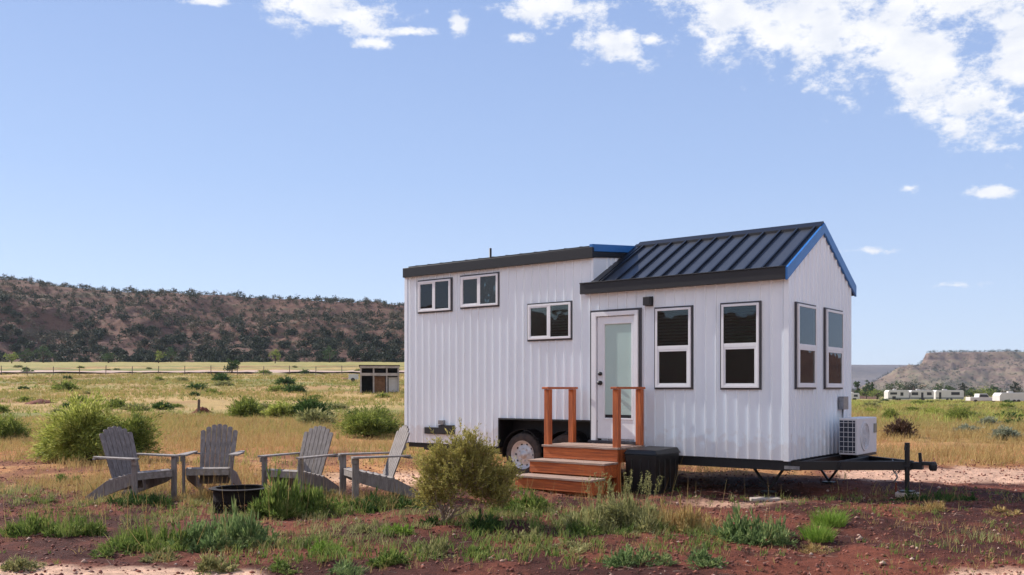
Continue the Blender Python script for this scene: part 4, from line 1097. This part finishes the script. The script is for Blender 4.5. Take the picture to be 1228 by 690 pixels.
# ================================================================== STUFF: grasses and gravel
def scatter_sector(n, y0, y1, a0, a1, rng, power=1.0):
    a = rng.uniform(a0, a1, n); Y = (y0 ** power + rng.random(n) * (y1 ** power - y0 ** power)) ** (1 / power)
    return a * Y, Y
def house_mask(X, Y, pad=.05):
    dx = X - C0.x; dy = Y - C0.y; s = dx * EX.x + dy * EX.y; v = dx * EY.x + dy * EY.y
    inside = (s > -LEN - pad) & (s < .2) & (v > -pad) & (v < WID + pad)
    return inside
def sandy(X, Y):
    return ((X > 4.2) & (Y > 13.2) & (Y < 17.6)) | (((X + 1.6) / 1.9) ** 2 + ((Y - 15.2) / 2.0) ** 2 < .9)
def grass_field(name, label, n, y0, y1, a0, a1, h, w, nb, fmat, seed, thr, power=1.0, nscale=.4, smin=0):
    rng = np.random.default_rng(seed)
    X, Y = scatter_sector(n, y0, y1, a0, a1, rng, power)
    d = fbm(X * nscale, Y * nscale, 4, seed)
    k = (d > thr + rng.normal(0, .05, n)) & ~house_mask(X, Y) & ~(sandy(X, Y) & (rng.random(n) < .9))
    X, Y, d = X[k], Y[k], d[k]; n = len(X)
    sc_ = h * rng.uniform(.5, 1.2, n) * (1 + (d - thr) * 1.2)
    sp = np.repeat(np.stack([X, Y], 1), nb, 0); hs = np.repeat(sc_, nb); m_ = len(sp)
    r = rng.normal(0, .35, (m_, 2)) * hs[:, None] * .8; B = np.concatenate([sp + r, np.zeros((m_, 1))], 1)
    B[:, 2] = terrain(B[:, 0], B[:, 1]) - .01
    hh = hs * rng.uniform(.6, 1.1, m_)
    o_ = rng.normal(0, .35, (m_, 2)) * hh[:, None] + np.array([.06, 0]) * hh[:, None]
    P2 = B + np.concatenate([o_, hh[:, None]], 1); P1 = B + np.concatenate([o_ * .3, hh[:, None] * .65], 1)
    wv = w * np.maximum(1, np.repeat(Y, nb) / 22) * rng.uniform(.6, 1.3, m_)
    V, Fq = ribbons(B, P1, P2, wv, 2, rng)
    o = np_mesh(name, V, Fq, fmat); tag(o, label, 'grass', kind='stuff'); return o
grass_field('dry_grass', 'golden dry grass across the field behind the chairs', 15000, 13.2, 46, -.62, .0, .20, .010, 7, F_GOLD, 301, .47, 1.6)
grass_field('field_grass', 'straw and olive grass of the far field at the left', 17000, 26, 150, -.62, .02, .26, .013, 6, F_OLIVE, 302, .42, 1.0, .12)
grass_field('green_grass', 'patches of green grass among the dry grass', 9000, 13, 130, -.62, .05, .22, .011, 7, F_RABBIT2, 303, .51, 1.1, .2)
grass_field('dry_grass', 'golden dry grass in the field right of the trailer', 9000, 17.4, 60, .34, .62, .22, .011, 7, F_GOLD, 304, .40, 1.5)
grass_field('field_grass', 'olive grass of the far field right of the trailer', 9000, 34, 230, .34, .62, .3, .014, 6, F_OLIVE, 305, .40, .9, .1)
grass_field('green_grass', 'green grass before the white campers', 5000, 40, 240, .34, .62, .4, .016, 6, F_RABBIT, 306, .48, .8, .08)
grass_field('sparse_grass', 'thin dry grass stems on the red soil of the foreground', 1700, 7.6, 13.5, -.62, .6, .09, .005, 5, F_GOLD, 307, .50, 1.5, .9)
grass_field('sparse_weeds', 'tiny green seedlings spread over the red soil', 2400, 7.4, 14, -.62, .6, .06, .008, 8, F_GREEN, 308, .50, 1.5, .7)
grass_field('dry_grass', 'dry grass under and behind the trailer', 1600, 13, 20, -.05, .42, .16, .008, 7, F_GOLD, 309, .45, 1.3)

def pebbles(name, label, n, y0, y1, smin, smax, m, seed, power=1.4):
    rng = np.random.default_rng(seed); X, Y = scatter_sector(n, y0, y1, -.64, .64, rng, power)
    s = smin * (smax / smin) ** (rng.random(n) ** 2.2)
    base = np.array([[1, 0, 0], [-1, 0, 0], [0, 1, 0], [0, -1, 0], [0, 0, .7], [0, 0, -.7]], float)
    fac = np.array([[0, 2, 4], [2, 1, 4], [1, 3, 4], [3, 0, 4], [2, 0, 5], [1, 2, 5], [3, 1, 5], [0, 3, 5]])
    P = base[None] * rng.uniform(.6, 1.3, (n, 6, 1)); an = rng.uniform(0, 6.28, n); c, sn = np.cos(an)[:, None], np.sin(an)[:, None]
    x = P[..., 0] * c - P[..., 1] * sn; y = P[..., 0] * sn + P[..., 1] * c
    Z = terrain(X, Y) + s * .25
    V = np.stack([x * s[:, None] + X[:, None], y * s[:, None] + Y[:, None], P[..., 2] * s[:, None] + Z[:, None]], -1).reshape(-1, 3)
    Fq = (fac[None] + (np.arange(n) * 6)[:, None, None]).reshape(-1, 3)
    o = np_mesh(name, V, Fq, m); tag(o, label, 'gravel', kind='stuff')
def pebble_mat(name, cols):
    m, nt, b = new_mat(name); N = nt.nodes.new; L = nt.links.new
    g = N('ShaderNodeNewGeometry'); cr = N('ShaderNodeValToRGB'); e = cr.color_ramp.elements; e[0].color = cols[0]; e[1].color = cols[-1]
    for k, c in enumerate(cols[1:-1]): q = e.new((k + 1) / (len(cols) - 1)); q.color = c
    L(g.outputs['Random Per Island'], cr.inputs['Fac']); L(cr.outputs[0], b.inputs['Base Color']); b.inputs['Roughness'].default_value = .9
    return m
grass_field('low_weeds', 'patches of low olive weeds on the foreground soil', 3400, 8.6, 14.5, -.62, .6, .10, .010, 9, F_SAGE, 311, .59, 1.4, .55)
grass_field('low_weeds', 'patches of low green weeds on the foreground soil', 3000, 8.0, 14.5, -.62, .3, .11, .011, 9, F_GREEN, 312, .60, 1.4, .5)
grass_field('dead_litter', 'flattened brown plant litter on the foreground soil', 5200, 7.0, 16, -.62, .6, .035, .008, 8, F_BROWN, 313, .46, 1.4, .8)
grass_field('dry_grass', 'dry golden tufts between the chairs and the field', 3000, 11.5, 15.5, -.62, -.02, .14, .008, 8, F_GOLD, 314, .52, 1.4, .6)
pebbles('red_gravel', 'red-brown clods and gravel over the foreground soil', 26000, 6.2, 19, .005, .028, pebble_mat('clods', G((84, 46, 40), (112, 62, 50), (144, 88, 70), (100, 62, 58))), 401)
pebbles('pale_pebbles', 'pale pebbles lying on the foreground soil', 2200, 6.2, 20, .005, .034, pebble_mat('pale_stones', G((130, 92, 80), (160, 128, 112), (186, 160, 144))), 402)

# fallen twigs
rng = np.random.default_rng(9); n = 1500; X, Y = scatter_sector(n, 6.5, 14, -.62, .62, rng, 1.4); Z = terrain(X, Y) + .008
an = rng.uniform(0, 6.28, n); L_ = rng.uniform(.04, .16, n); B = np.stack([X, Y, Z], 1); D = np.stack([np.cos(an) * L_, np.sin(an) * L_, rng.uniform(-.01, .03, n)], 1)
V, Fq = ribbons(B, B + D * .5 + rng.normal(0, .008, (n, 3)), B + D, np.full(n, .006), 2, rng)
tag(np_mesh('fallen_twigs', V, Fq, BARK), 'dry twigs littering the foreground soil', 'twigs', kind='stuff')

# earth mounds in the field
for (px, py, w_, h_, lab) in ((50, 484, 2.3, .35, 'low dark red earth heap in the field at far left'), (243, 496, 1.2, .38, 'red earth heap with a short post in the field behind the second chair')):
    p = at(px, py); rng = np.random.default_rng(int(px)); nA, nR = 28, 8; Vv = []; 
    for i in range(nR + 1):
        q = i / nR
        for j in range(nA):
            an = 2 * math.pi * j / nA; k = 1 + rng.normal(0, .08)
            Vv.append((math.cos(an) * w_ * q * k / 2, math.sin(an) * w_ * .35 * q * k, h_ * (1 - q ** 1.6) + rng.normal(0, .03) - .05))
    Fq = [(i * nA + j, (i + 1) * nA + j, (i + 1) * nA + (j + 1) % nA, i * nA + (j + 1) % nA) for i in range(nR) for j in range(nA)]
    o = np_mesh('earth_heap', Vv, Fq, MOUND, loc=p); tag(o, lab, 'earth heap')
p = at(238, 496); m = MB(); m.bar((0, 0, 0), (.03, 0, .75), .1, .1); o = m.build('short_post', POSTM, None, loc=p); tag(o, 'short weathered stump of a post beside a red earth heap', 'post')

# ================================================================== FENCE, SHED, FAR THINGS
def field_fence(x0, x1, yf, step, label):
    root = empty('wire_fence', (0, 0, 0)); tag(root, label, 'fence')
    xs = np.arange(x0, x1, step); rg = np.random.default_rng(8)
    for x_ in xs:
        y_ = yf(x_); z_ = tz(x_, y_); m = MB(); t = rg.normal(0, .05)
        m.tube([(x_, y_, z_ - .2), (x_ + t, y_, z_ + 1.45)], .06, 5); m.build('post', POSTM, root)
    for h in (.45, .85, 1.3):
        m = MB(); m.tube([(x_, yf(x_), tz(x_, yf(x_)) + h) for x_ in xs], .012, 4); m.build('wire', GALV, root)
    return root
field_fence(-95, 0, lambda x_: 152 + 4 * math.sin(x_ * .02), 4.2, 'wire fence on wooden posts along the gravel road beyond the field')

# open-fronted shed
p = at(455, 471); S = p.y / F
sh = empty('open_shed', p, R(8)); tag(sh, 'dark open-fronted shed with whitewashed posts in the field beside the trailer', 'shed')
w_, h_, d_ = 46 * S, 33 * S, 2.4
m = MB(); m.box(-w_ / 2, w_ / 2, d_, d_ + .1, 0, h_ * .92); m.box(-w_ / 2, -w_ / 2 + .1, 0.05, d_, 0, h_ * .93); m.box(w_ / 2 - .1, w_ / 2, 0.05, d_, 0, h_ * .93); m.box(-w_ / 2 + .1, w_ / 2 - .1, .1, d_, 0, .08); m.build('back_boards', SHEDD, sh)
for q in (-.5, -.17, .17, .47):
    m = MB(); m.box(w_ * q, w_ * q + .14, -.08, .05, 0, h_ * .96); m.build('post', SHEDW, sh)
m = MB(); m.box(-w_ / 2, w_ / 2 + .05, -.14, -.081, h_ * .62, h_ * .72); m.build('cross_rail', SHEDW, sh)
m = MB(); m.box(-w_ / 2, w_ / 2 + .05, -.14, -.081, h_ * .9, h_ * .98); m.build('top_rail', SHEDW, sh)
m = MB(); m.hexa([(-w_ / 2 - .1, -.2, h_ * .985), (w_ / 2 + .1, -.2, h_ * .985), (w_ / 2 + .1, d_ + .2, h_ * .93), (-w_ / 2 - .1, d_ + .2, h_ * .93), (-w_ / 2 - .1, -.2, h_ * 1.01), (w_ / 2 + .1, -.2, h_ * 1.01), (w_ / 2 + .1, d_ + .2, h_ * .955), (-w_ / 2 - .1, d_ + .2, h_ * .955)]); m.build('roof', SHEDD, sh)
m = MB(); m.box(-w_ * .15, w_ * .15, .3, .36, 0, h_ * .6); m.build('board_panel', SHEDB, sh)
o = MB(); o.box(-.42, .42, -.1, .35, 0, 1.35); o.box(-.46, .46, -.14, .38, 1.36, 1.42)
pb = p + Vector((w_ * .34, .6, 0)); ob = o.build('white_cabinet', RVW, None, bevel=.02, loc=pb); tag(ob, 'white cabinet standing in the right bay of the open shed', 'cabinet')
p = at(424, 458); m = MB(); m.box(-.55, .55, -.4, .4, .3, .95); m.box(-.6, .6, -.42, -.401, .3, .4)
o = m.build('utility_trailer', RVW, None, bevel=.1, loc=p); tag(o, 'small white utility trailer left of the open shed', 'trailer')
m = MB(); m.lathe([(.0, -.08), (.24, -.08), (.24, .08), (0, .08)], (0, -.5, .24), 'y', 16); m.build('wheel', RUBBER, o)
m = MB(); m.bar((-.55, 0, .35), (-1.3, 0, .35), .08, .08); m.build('drawbar', CHASSIS, o)

# campers
def camper(px0, px1, py, hpx, wins, label, depth=2.6, stripe=True):
    p = at((px0 + px1) / 2, py); S = p.y / F; w_ = (px1 - px0) * S; h_ = hpx * S
    root = empty('camper', p); tag(root, label, 'camper', 'white campers across the field')
    b_ = MB(); b_.prism([(-w_ / 2, 0, .45), (w_ / 2, 0, .45), (w_ / 2, 0, h_ - .25), (w_ / 2 - .3, 0, h_), (-w_ / 2 + .35, 0, h_), (-w_ / 2, 0, h_ - .5)], (0, depth, 0)); b_.build('body', RVW, root, bevel=.06)
    for (a0, a1, z0, z1) in wins:
        m = MB(); m.box(-w_ / 2 + a0 * w_, -w_ / 2 + a1 * w_, -.04, -.002, h_ * z0, h_ * z1); m.build('window', RVD, root)
    if stripe:
        m = MB(); m.box(-w_ / 2 + .1, w_ / 2 - .1, -.02, -.002, .6, .95); m.build('stripe', RVG, root)
    for q in (.42, .55):
        m = MB(); m.lathe([(0, -.12), (.36, -.12), (.36, .12), (0, .12)], (-w_ / 2 + q * w_, .1, .36), 'y', 18); m.build('wheel', RUBBER, root)
    m = MB(); m.box(-w_ * .2, -w_ * .05, .6, 1.2, h_, h_ + .25); m.build('roof_unit', RVW, root, bevel=.04)
camper(1065, 1090.5, 481, 13.5, [(.1, .42, .6, .8), (.58, .72, .5, .8), (.2, .36, .15, .45)], 'leftmost white camper below the trees, with a long window')
camper(1092, 1120, 481, 13, [(.05, .32, .55, .82), (.7, .9, .55, .82), (.45, .55, .15, .8)], 'middle white camper with two square windows')
camper(1122, 1156, 481, 13, [(.55, .85, .55, .82), (.12, .2, .15, .8)], 'rightmost white camper with one dark window near its end')
camper(1019, 1031, 480, 9, [(.4, .8, .5, .8)], 'short white camper peeking past the corner of the tiny house', stripe=False)
camper(1199, 1240, 484, 13, [], 'plain white box trailer cut by the right edge of the view', stripe=False)
# pickup
p = at(1181, 483.5); S = p.y / F; pk = empty('pickup_truck', p); tag(pk, 'white pickup truck parked between the campers and the white box trailer', 'pickup truck')
m = MB(); m.prism([(-2.7, 0, .5), (2.7, 0, .5), (2.7, 0, 1.15), (.9, 0, 1.2), (.5, 0, 1.85), (-1.0, 0, 1.85), (-1.1, 0, 1.2), (-2.7, 0, 1.2)], (0, 1.9, 0)); m.build('body', RVW, pk, bevel=.08)
m = MB(); m.prism([(.75, -.02, 1.22), (.43, -.02, 1.74), (-.9, -.02, 1.74), (-.95, -.02, 1.22)], (0, .018, 0)); m.build('window', RVD, pk)
for q in (-1.7, 1.7):
    m = MB(); m.lathe([(0, -.12), (.38, -.12), (.38, .12), (0, .12)], (q, .1, .38), 'y', 18); m.build('wheel', RUBBER, pk)

# far trees: tapered trunk with limbs, crown of leaf clumps
def tree(loc, H, W, fmat, label, group, seed, cat='tree', n=900, leaf=.35, shape='round'):
    rng = np.random.default_rng(seed); root = empty('field_tree', loc); tag(root, label, cat, group)
    m = MB(); m.tube([(0, 0, -.3), (.05, 0, H * .3), (-.05, .05, H * .62)], [W * .05, W * .038, W * .015], 8)
    cl = []
    for k in range(9):
        an = rng.uniform(0, 6.28); z0 = H * rng.uniform(.2, .5); L = W * rng.uniform(.25, .46); e_ = (math.cos(an) * L, math.sin(an) * L, z0 + H * rng.uniform(.1, .35))
        m.tube([(0, 0, z0), (e_[0] * .5, e_[1] * .5, (z0 + e_[2]) / 2 + .1), e_], [W * .02, W * .012, W * .005], 5); cl.append(e_)
    m.build('trunk', BARKD, root, smooth=True)
    for k in range(12):
        q = rng.random()
        z_ = H * (.25 + .68 * q); rad = W / 2 * (math.sqrt(max(0, 1 - (q - .35) ** 2 / .5)) if shape == 'round' else (1 - q * .85)) * .75
        an = rng.uniform(0, 6.28); cl.append((math.cos(an) * rad * rng.random(), math.sin(an) * rad * rng.random(), z_))
    cl = np.array(cl); id_ = rng.integers(0, len(cl), n); cr_ = W * rng.uniform(.10, .22, len(cl))
    P = cl[id_] + unit(rng.normal(size=(n, 3))) * (rng.random(n) ** .4 * cr_[id_])[:, None] * np.array([1, 1, .8]); P[:, 2] = np.maximum(P[:, 2], .15)
    V, Fq = leaves(P, rng.normal(size=(n, 3)) + np.array([0, 0, .3]), leaf * rng.uniform(.6, 1.3, n), leaf * .7 * rng.uniform(.6, 1.2, n), rng)
    np_mesh('crown', V, Fq, fmat, root)
    return root
TR = [(1029, 478, 26, 7, 'tall', F_TREE, 'slim dark tree close beside the corner of the tiny house'), (1039, 479, 24, 10, 'r', F_TREE, 'rounded tree with a dark crown left of the campers'),
      (1046, 479, 21, 5, 'tall', F_TREE, 'narrow upright tree between the house corner and the campers'),
      (1036, 479, 12, 17, 'r', F_RABBIT2, 'low light green tree at the foot of the taller ones by the house corner'), (1052, 479, 12, 18, 'r', F_RABBIT2, 'low spreading green tree just left of the leftmost camper'),
      (1074, 477, 19, 20, 'r', F_TREE, 'broad green tree behind the leftmost camper'), (1096, 477, 23, 26, 'r', F_JUN, 'biggest dark tree, behind the middle camper'),
      (1088, 477, 20, 16, 'r', F_JUN, 'dark tree touching the biggest one on its left'), (1127, 477, 18, 15, 'r', F_TREE, 'mid green tree behind the rightmost camper'), (1139, 477, 15, 12, 'r', F_TREE, 'small tree right of the mid green one behind the campers'),
      (1155, 477, 19, 9, 'tall', F_JUN, 'upright dark tree at the right end of the campers'), (1164, 477, 12, 12, 'r', F_TREE, 'small dark tree just past the right end of the campers'), (1178, 476, 11, 22, 'r', F_RABBIT2, 'low light green tree behind the pickup truck'),
      (1192, 475, 11, 14, 'r', F_TREE, 'low dark tree left of the white box trailer'), (1217, 476, 19, 12, 'r', F_JUN, 'dark tree standing behind the white box trailer')]
for k, (px, py, hp, wp, shp, fm, lab) in enumerate(TR):
    Y = 290 + (k % 4) * 9; S = Y / F; X = (px - CXP) / F * Y; z_ = tz(X, Y)
    ztop = EYE + (HZ - (py - hp)) / F * Y
    tree((X, Y, z_), ztop - z_, wp * S * 1.25, fm, lab, 'trees behind the campers', 500 + k, shape='round' if shp == 'r' else 'tall')
p = at(278, 447.5); tree(p, 17 * p.y / F, 21 * p.y / F, F_TREE, 'lone small round dark green tree in the field below the mesa', None, 600, leaf=.3)
k = 0
for px in (14, 30, 52, 190, 205, 130, 330, 395):
    Y = 268 + (k * 37) % 22; X = (px - CXP) / F * Y; tree((X, Y, tz(X, Y)), 3.2 + (k * 7 % 5) * .5, 3.5 + (k % 3), F_TREE if k % 3 else F_RABBIT2, 'small green tree on the strip of grass at the foot of the mesa', 'small trees at the mesa foot', 620 + k, n=500); k += 1
# pale brush strip and juniper things on the slope
jm = []
for k in range(5):
    rng = np.random.default_rng(700 + k); n = 260
    cl = rng.normal(0, .5, (7, 3)) * np.array([.9, .9, .5]) + np.array([0, 0, 1.2]); id_ = rng.integers(0, 7, n)
    P = cl[id_] + unit(rng.normal(size=(n, 3))) * (rng.random(n) ** .4)[:, None] * np.array([.75, .75, .85]); P[:, 2] = np.maximum(P[:, 2], 0)
    lv = leaves(P, rng.normal(size=(n, 3)) + np.array([0, 0, .3]), rng.uniform(.3, .6, n), rng.uniform(.25, .45, n), rng)
    tk = ribbons(np.array([[0., 0, -.3]] * 4), np.array([[0., 0, .4]] * 4), cl[:4], np.full(4, .22), 2, rng)
    jm.append(merge([lv, tk]))
def mh(X, Y): 
    X = np.atleast_1d(X).astype(float); Y = np.atleast_1d(Y).astype(float); return mesa_h(X, Y, X / Y)
# candidates over the slope, biggest in view first
rng = np.random.default_rng(31); n = 4700
a = rng.uniform(-.60, .05, n); Y = 292 + rng.random(n) ** 1.1 * 150; X = a * Y; Z = mh(X, Y)
dn = fbm(X * .02, Y * .03, 3, 44); size = rng.uniform(.35, 1.25, n) ** 1.2 * (1.35 - .5 * (Y - 292) / 150)
keep = ((dn > .34) | (rng.random(n) < .45)) & ((Y > 330) | (rng.random(n) < .38)); X, Y, Z, size = X[keep], Y[keep], Z[keep], size[keep]
rim = np.arange(-.6, .04, .0035) + rng.normal(0, .0016, len(np.arange(-.6, .04, .0035))); Yr = rng.uniform(428, 452, len(rim)); Xr = rim * Yr; sr = rng.uniform(.5, 1.35, len(rim)) ** 1.5
X = np.concatenate([X, Xr]); Y = np.concatenate([Y, Yr]); Z = np.concatenate([Z, mh(Xr, Yr)]); size = np.concatenate([size, sr])
order = np.argsort(-(size / Y)); firsts = []
for q, i in enumerate(order[:300]):
    kx_ = q % 5
    if len(firsts) < 5:
        o = np_mesh('juniper', jm[kx_][0], jm[kx_][1], F_JUN); firsts.append(o)
    else:
        o = firsts[kx_].copy(); COL.objects.link(o)
    s_ = float(size[i]) * .95; o.location = (float(X[i]), float(Y[i]), float(Z[i]) - .3); o.scale = (s_ * 1.1, s_ * 1.1, s_); o.rotation_euler.z = random.uniform(0, 6.28)
    tag(o, 'dark green juniper dotted on the side or rim of the mesa', 'juniper', 'junipers on the mesa')
def cloud_of(idx, geo_list, fmat, name, label, step=1, cat='brush'):
    parts = []
    for i in idx:
        V, Fq = geo_list[i % 5]; nf = len(Fq) // step; Fs = Fq[:nf]; mv = int(Fs.max()) + 1
        an = rng.uniform(0, 6.28); c, s = math.cos(an), math.sin(an); v = V[:mv] * size[i]
        parts.append((np.stack([v[:, 0] * c - v[:, 1] * s + X[i], v[:, 0] * s + v[:, 1] * c + Y[i], v[:, 2] + Z[i] - .2], 1), Fs))
    V, Fq = merge(parts); tag(np_mesh(name, V, Fq, fmat), label, cat, kind='stuff')
rest = order[300:]
cloud_of(rest[::2], jm, F_JUN, 'juniper_scatter', 'the many smaller junipers over the mesa slope', 4, 'juniper')
cloud_of(rest[1::2], jm, F_SCRUB, 'slope_scrub', 'grey-brown scrub covering the mesa slope', 4)
# scrub on the distant mesa
rng = np.random.default_rng(32); n = 2400; a = rng.uniform(.33, .60, n); Y = rng.uniform(1080, 1480, n); X = a * Y; Z = far_h(X, Y, a); size = rng.uniform(.7, 2.0, n)
cloud_of(range(n), jm, F_JUN, 'far_scrub', 'scrub dotted over the slopes of the distant mesa', 9)
# shrubs dark at the foot of the right field
rng = np.random.default_rng(33); n = 900; a = rng.uniform(.3, .62, n); Y = rng.uniform(330, 900, n); X = a * Y; Z = terrain(X, Y); size = rng.uniform(.6, 1.5, n)
cloud_of(range(n), jm, F_SCRUB, 'plain_scrub', 'scrub on the plain between the campers and the distant mesa', 5)

hm = bpy.data.materials.new('haze'); hm.use_nodes = True; hn = hm.node_tree
hn.nodes.remove(hn.nodes['Principled BSDF']); pv = hn.nodes.new('ShaderNodeVolumePrincipled'); pv.inputs['Color'].default_value = (.80, .88, 1, 1); pv.inputs['Density'].default_value = .00009; pv.inputs['Anisotropy'].default_value = .2
hn.links.new(pv.outputs[0], hn.nodes['Material Output'].inputs['Volume'])
m = MB(); m.box(-3500, 3500, -1200, 3600, -16, 115); tag(m.build('haze', hm), 'thin pale haze over the plain', 'haze', kind='stuff')

# ================================================================== LIGHT, SKY, CAMERA
DEL, ELEV = 6.5, 36.0
sh_ = Vector((-.787, .617)) * math.cos(R(DEL)) + Vector((-.617, -.787)) * math.sin(R(DEL))
sdir = Vector((sh_.x * math.cos(R(ELEV)), sh_.y * math.cos(R(ELEV)), math.sin(R(ELEV))))
sun = bpy.data.lights.new('sun', 'SUN'); sun.energy = 3.5; sun.angle = R(.6); sun.color = (1, .93, .84)
so = bpy.data.objects.new('sun', sun); COL.objects.link(so); so.rotation_euler = sdir.to_track_quat('Z', 'Y').to_euler(); so.location = (0, 0, 60)

wd = bpy.data.worlds.new('World'); SC.world = wd; wd.use_nodes = True
nt = wd.node_tree; N = nt.nodes.new; L = nt.links.new
bg = nt.nodes['Background']
sky = N('ShaderNodeTexSky'); sky.sky_type = 'NISHITA'; sky.sun_disc = False; sky.sun_elevation = R(ELEV); sky.sun_rotation = math.atan2(sdir.x, sdir.y)
sky.air_density = 1.0; sky.dust_density = .6; sky.ozone_density = 2.2; sky.altitude = 1500
bg.inputs['Strength'].default_value = .15
tc = N('ShaderNodeTexCoord'); sep = N('ShaderNodeSeparateXYZ'); L(tc.outputs['Generated'], sep.inputs[0])
def mth(op, a=None, b=None, c=None):
    n_ = N('ShaderNodeMath'); n_.operation = op
    for i, v_ in enumerate((a, b, c)):
        if v_ is None: continue
        if isinstance(v_, (int, float)): n_.inputs[i].default_value = v_
        else: L(v_, n_.inputs[i])
    return n_.outputs[0]
yy = mth('MAXIMUM', sep.outputs['Y'], .05)
tx = mth('DIVIDE', sep.outputs['X'], yy); ty = mth('DIVIDE', sep.outputs['Z'], yy)
# clouds: patches placed by bearing and height over the horizon
CL = [(960, 30, 200, 85, 10), (1100, 70, 150, 80, 28), (1150, 0, 160, 60, 0), (1000, 20, 150, 70, 10), (1165, 118, 85, 55, 45), (1225, 60, 70, 90, 0), (870, 15, 75, 60, 0), (1150, 152, 42, 24, 0),
      (735, 55, 62, 32, 18), (655, 8, 90, 30, 5), (400, 12, 95, 38, 8), (360, 2, 60, 24, 0), (250, 2, 45, 9, 0), (490, 38, 48, 8, 0), (445, 52, 32, 9, 0), (1190, 230, 44, 9, 0), (1045, 301, 58, 6, 0), (1150, 342, 48, 5, 0), (1088, 226, 15, 6, 0), (552, 28, 16, 18, 0), (620, 45, 26, 10, 0), (780, 48, 18, 12, 0)]
fld = None
for (cx, cy, rx, ry, rot) in CL:
    dx = mth('SUBTRACT', tx, (cx - CXP) / F); dy = mth('SUBTRACT', ty, (HZ - cy) / F)
    c_, s_ = math.cos(R(rot)), math.sin(R(rot))
    u = mth('ADD', mth('MULTIPLY', dx, c_ * F / rx), mth('MULTIPLY', dy, -s_ * F / rx)); v_ = mth('ADD', mth('MULTIPLY', dx, s_ * F / ry), mth('MULTIPLY', dy, c_ * F / ry))
    d = mth('SQRT', mth('ADD', mth('MULTIPLY', u, u), mth('MULTIPLY', v_, v_)))
    q = mth('SUBTRACT', 1, d)
    if ry < 8: q = mth('MULTIPLY', q, .55)
    fld = q if fld is None else mth('MAXIMUM', fld, q)
n1 = N('ShaderNodeTexNoise'); n1.inputs['Scale'].default_value = 27; n1.inputs['Detail'].default_value = 10; n1.inputs['Roughness'].default_value = .68
mp = N('ShaderNodeMapping'); mp.inputs['Scale'].default_value = (1, 1, 1.7); L(tc.outputs['Generated'], mp.inputs[0]); L(mp.outputs[0], n1.inputs['Vector'])
dens = mth('ADD', mth('MULTIPLY', fld, 1.35), mth('MULTIPLY_ADD', n1.outputs['Fac'], 4.2, -2.22))
mr = N('ShaderNodeMapRange'); mr.interpolation_type = 'SMOOTHSTEP'; mr.inputs['From Min'].default_value = .02; mr.inputs['From Max'].default_value = .95; L(dens, mr.inputs['Value'])
gate = mth('MULTIPLY', mr.outputs[0], mth('GREATER_THAN', sep.outputs['Y'], .06))
# unseen broken cloud added behind the viewer, for fill light and window reflections
n3 = N('ShaderNodeTexNoise'); n3.inputs['Scale'].default_value = 3.2; n3.inputs['Detail'].default_value = 8; n3.inputs['Roughness'].default_value = .6; L(tc.outputs['Generated'], n3.inputs['Vector'])
bk = N('ShaderNodeMapRange'); bk.interpolation_type = 'SMOOTHSTEP'; bk.inputs['From Min'].default_value = .36; bk.inputs['From Max'].default_value = .56; L(n3.outputs['Fac'], bk.inputs['Value'])
bz = N('ShaderNodeMapRange'); bz.interpolation_type = 'SMOOTHSTEP'; bz.inputs['From Min'].default_value = -.02; bz.inputs['From Max'].default_value = -.30; L(sep.outputs['Y'], bz.inputs['Value'])
gate = mth('MAXIMUM', gate, mth('MULTIPLY', bk.outputs[0], bz.outputs[0]))
n2 = N('ShaderNodeTexNoise'); n2.inputs['Scale'].default_value = 30; n2.inputs['Detail'].default_value = 6; L(mp.outputs[0], n2.inputs['Vector'])
cc = N('ShaderNodeMix'); cc.data_type = 'RGBA'; cc.inputs['A'].default_value = (3.0, 3.1, 3.35, 1); cc.inputs['B'].default_value = (3.6, 3.6, 3.65, 1)
mr2 = N('ShaderNodeMapRange'); mr2.inputs['From Min'].default_value = .35; mr2.inputs['From Max'].default_value = .62; L(n2.outputs['Fac'], mr2.inputs['Value']); L(mr2.outputs[0], cc.inputs['Factor'])
ramp = N('ShaderNodeValToRGB'); e = ramp.color_ramp.elements
SKYC = [(0, (194, 209, 233)), (.10, (183, 201, 231)), (.22, (164, 187, 227)), (.36, (150, 174, 219)), (.6, (118, 150, 210)), (1, (84, 122, 194))]
e[0].position = 0; e[1].position = 1
e[0].color = lin(SKYC[0][1]); e[1].color = lin(SKYC[-1][1])
for p_, c_ in SKYC[1:-1]: q = e.new(p_); q.color = lin(c_)
L(sep.outputs['Z'], ramp.inputs['Fac'])
scl = N('ShaderNodeVectorMath'); scl.operation = 'SCALE'; scl.inputs['Scale'].default_value = 3.75; L(ramp.outputs[0], scl.inputs[0])
air = N('ShaderNodeMix'); air.data_type = 'RGBA'; air.inputs['Factor'].default_value = .9; L(sky.outputs[0], air.inputs['A']); L(scl.outputs[0], air.inputs['B'])
mx = N('ShaderNodeMix'); mx.data_type = 'RGBA'; L(air.outputs['Result'], mx.inputs['A']); L(cc.outputs['Result'], mx.inputs['B']); L(mth('MULTIPLY', gate, .93), mx.inputs['Factor'])
L(mx.outputs['Result'], bg.inputs['Color'])

cam = bpy.data.cameras.new('camera'); co = bpy.data.objects.new('camera', cam); COL.objects.link(co)
co.location = (0, 0, EYE); co.rotation_euler = (R(90), 0, 0)
cam.sensor_width = 36; cam.lens = 36 * F / 1228; cam.shift_y = (HZ - 345) / 1228; cam.clip_end = 12000; cam.clip_start = .1
SC.camera = co
SC.view_settings.view_transform = 'Standard'; SC.view_settings.look = 'None'; SC.view_settings.gamma = 1; SC.view_settings.exposure = 0.97
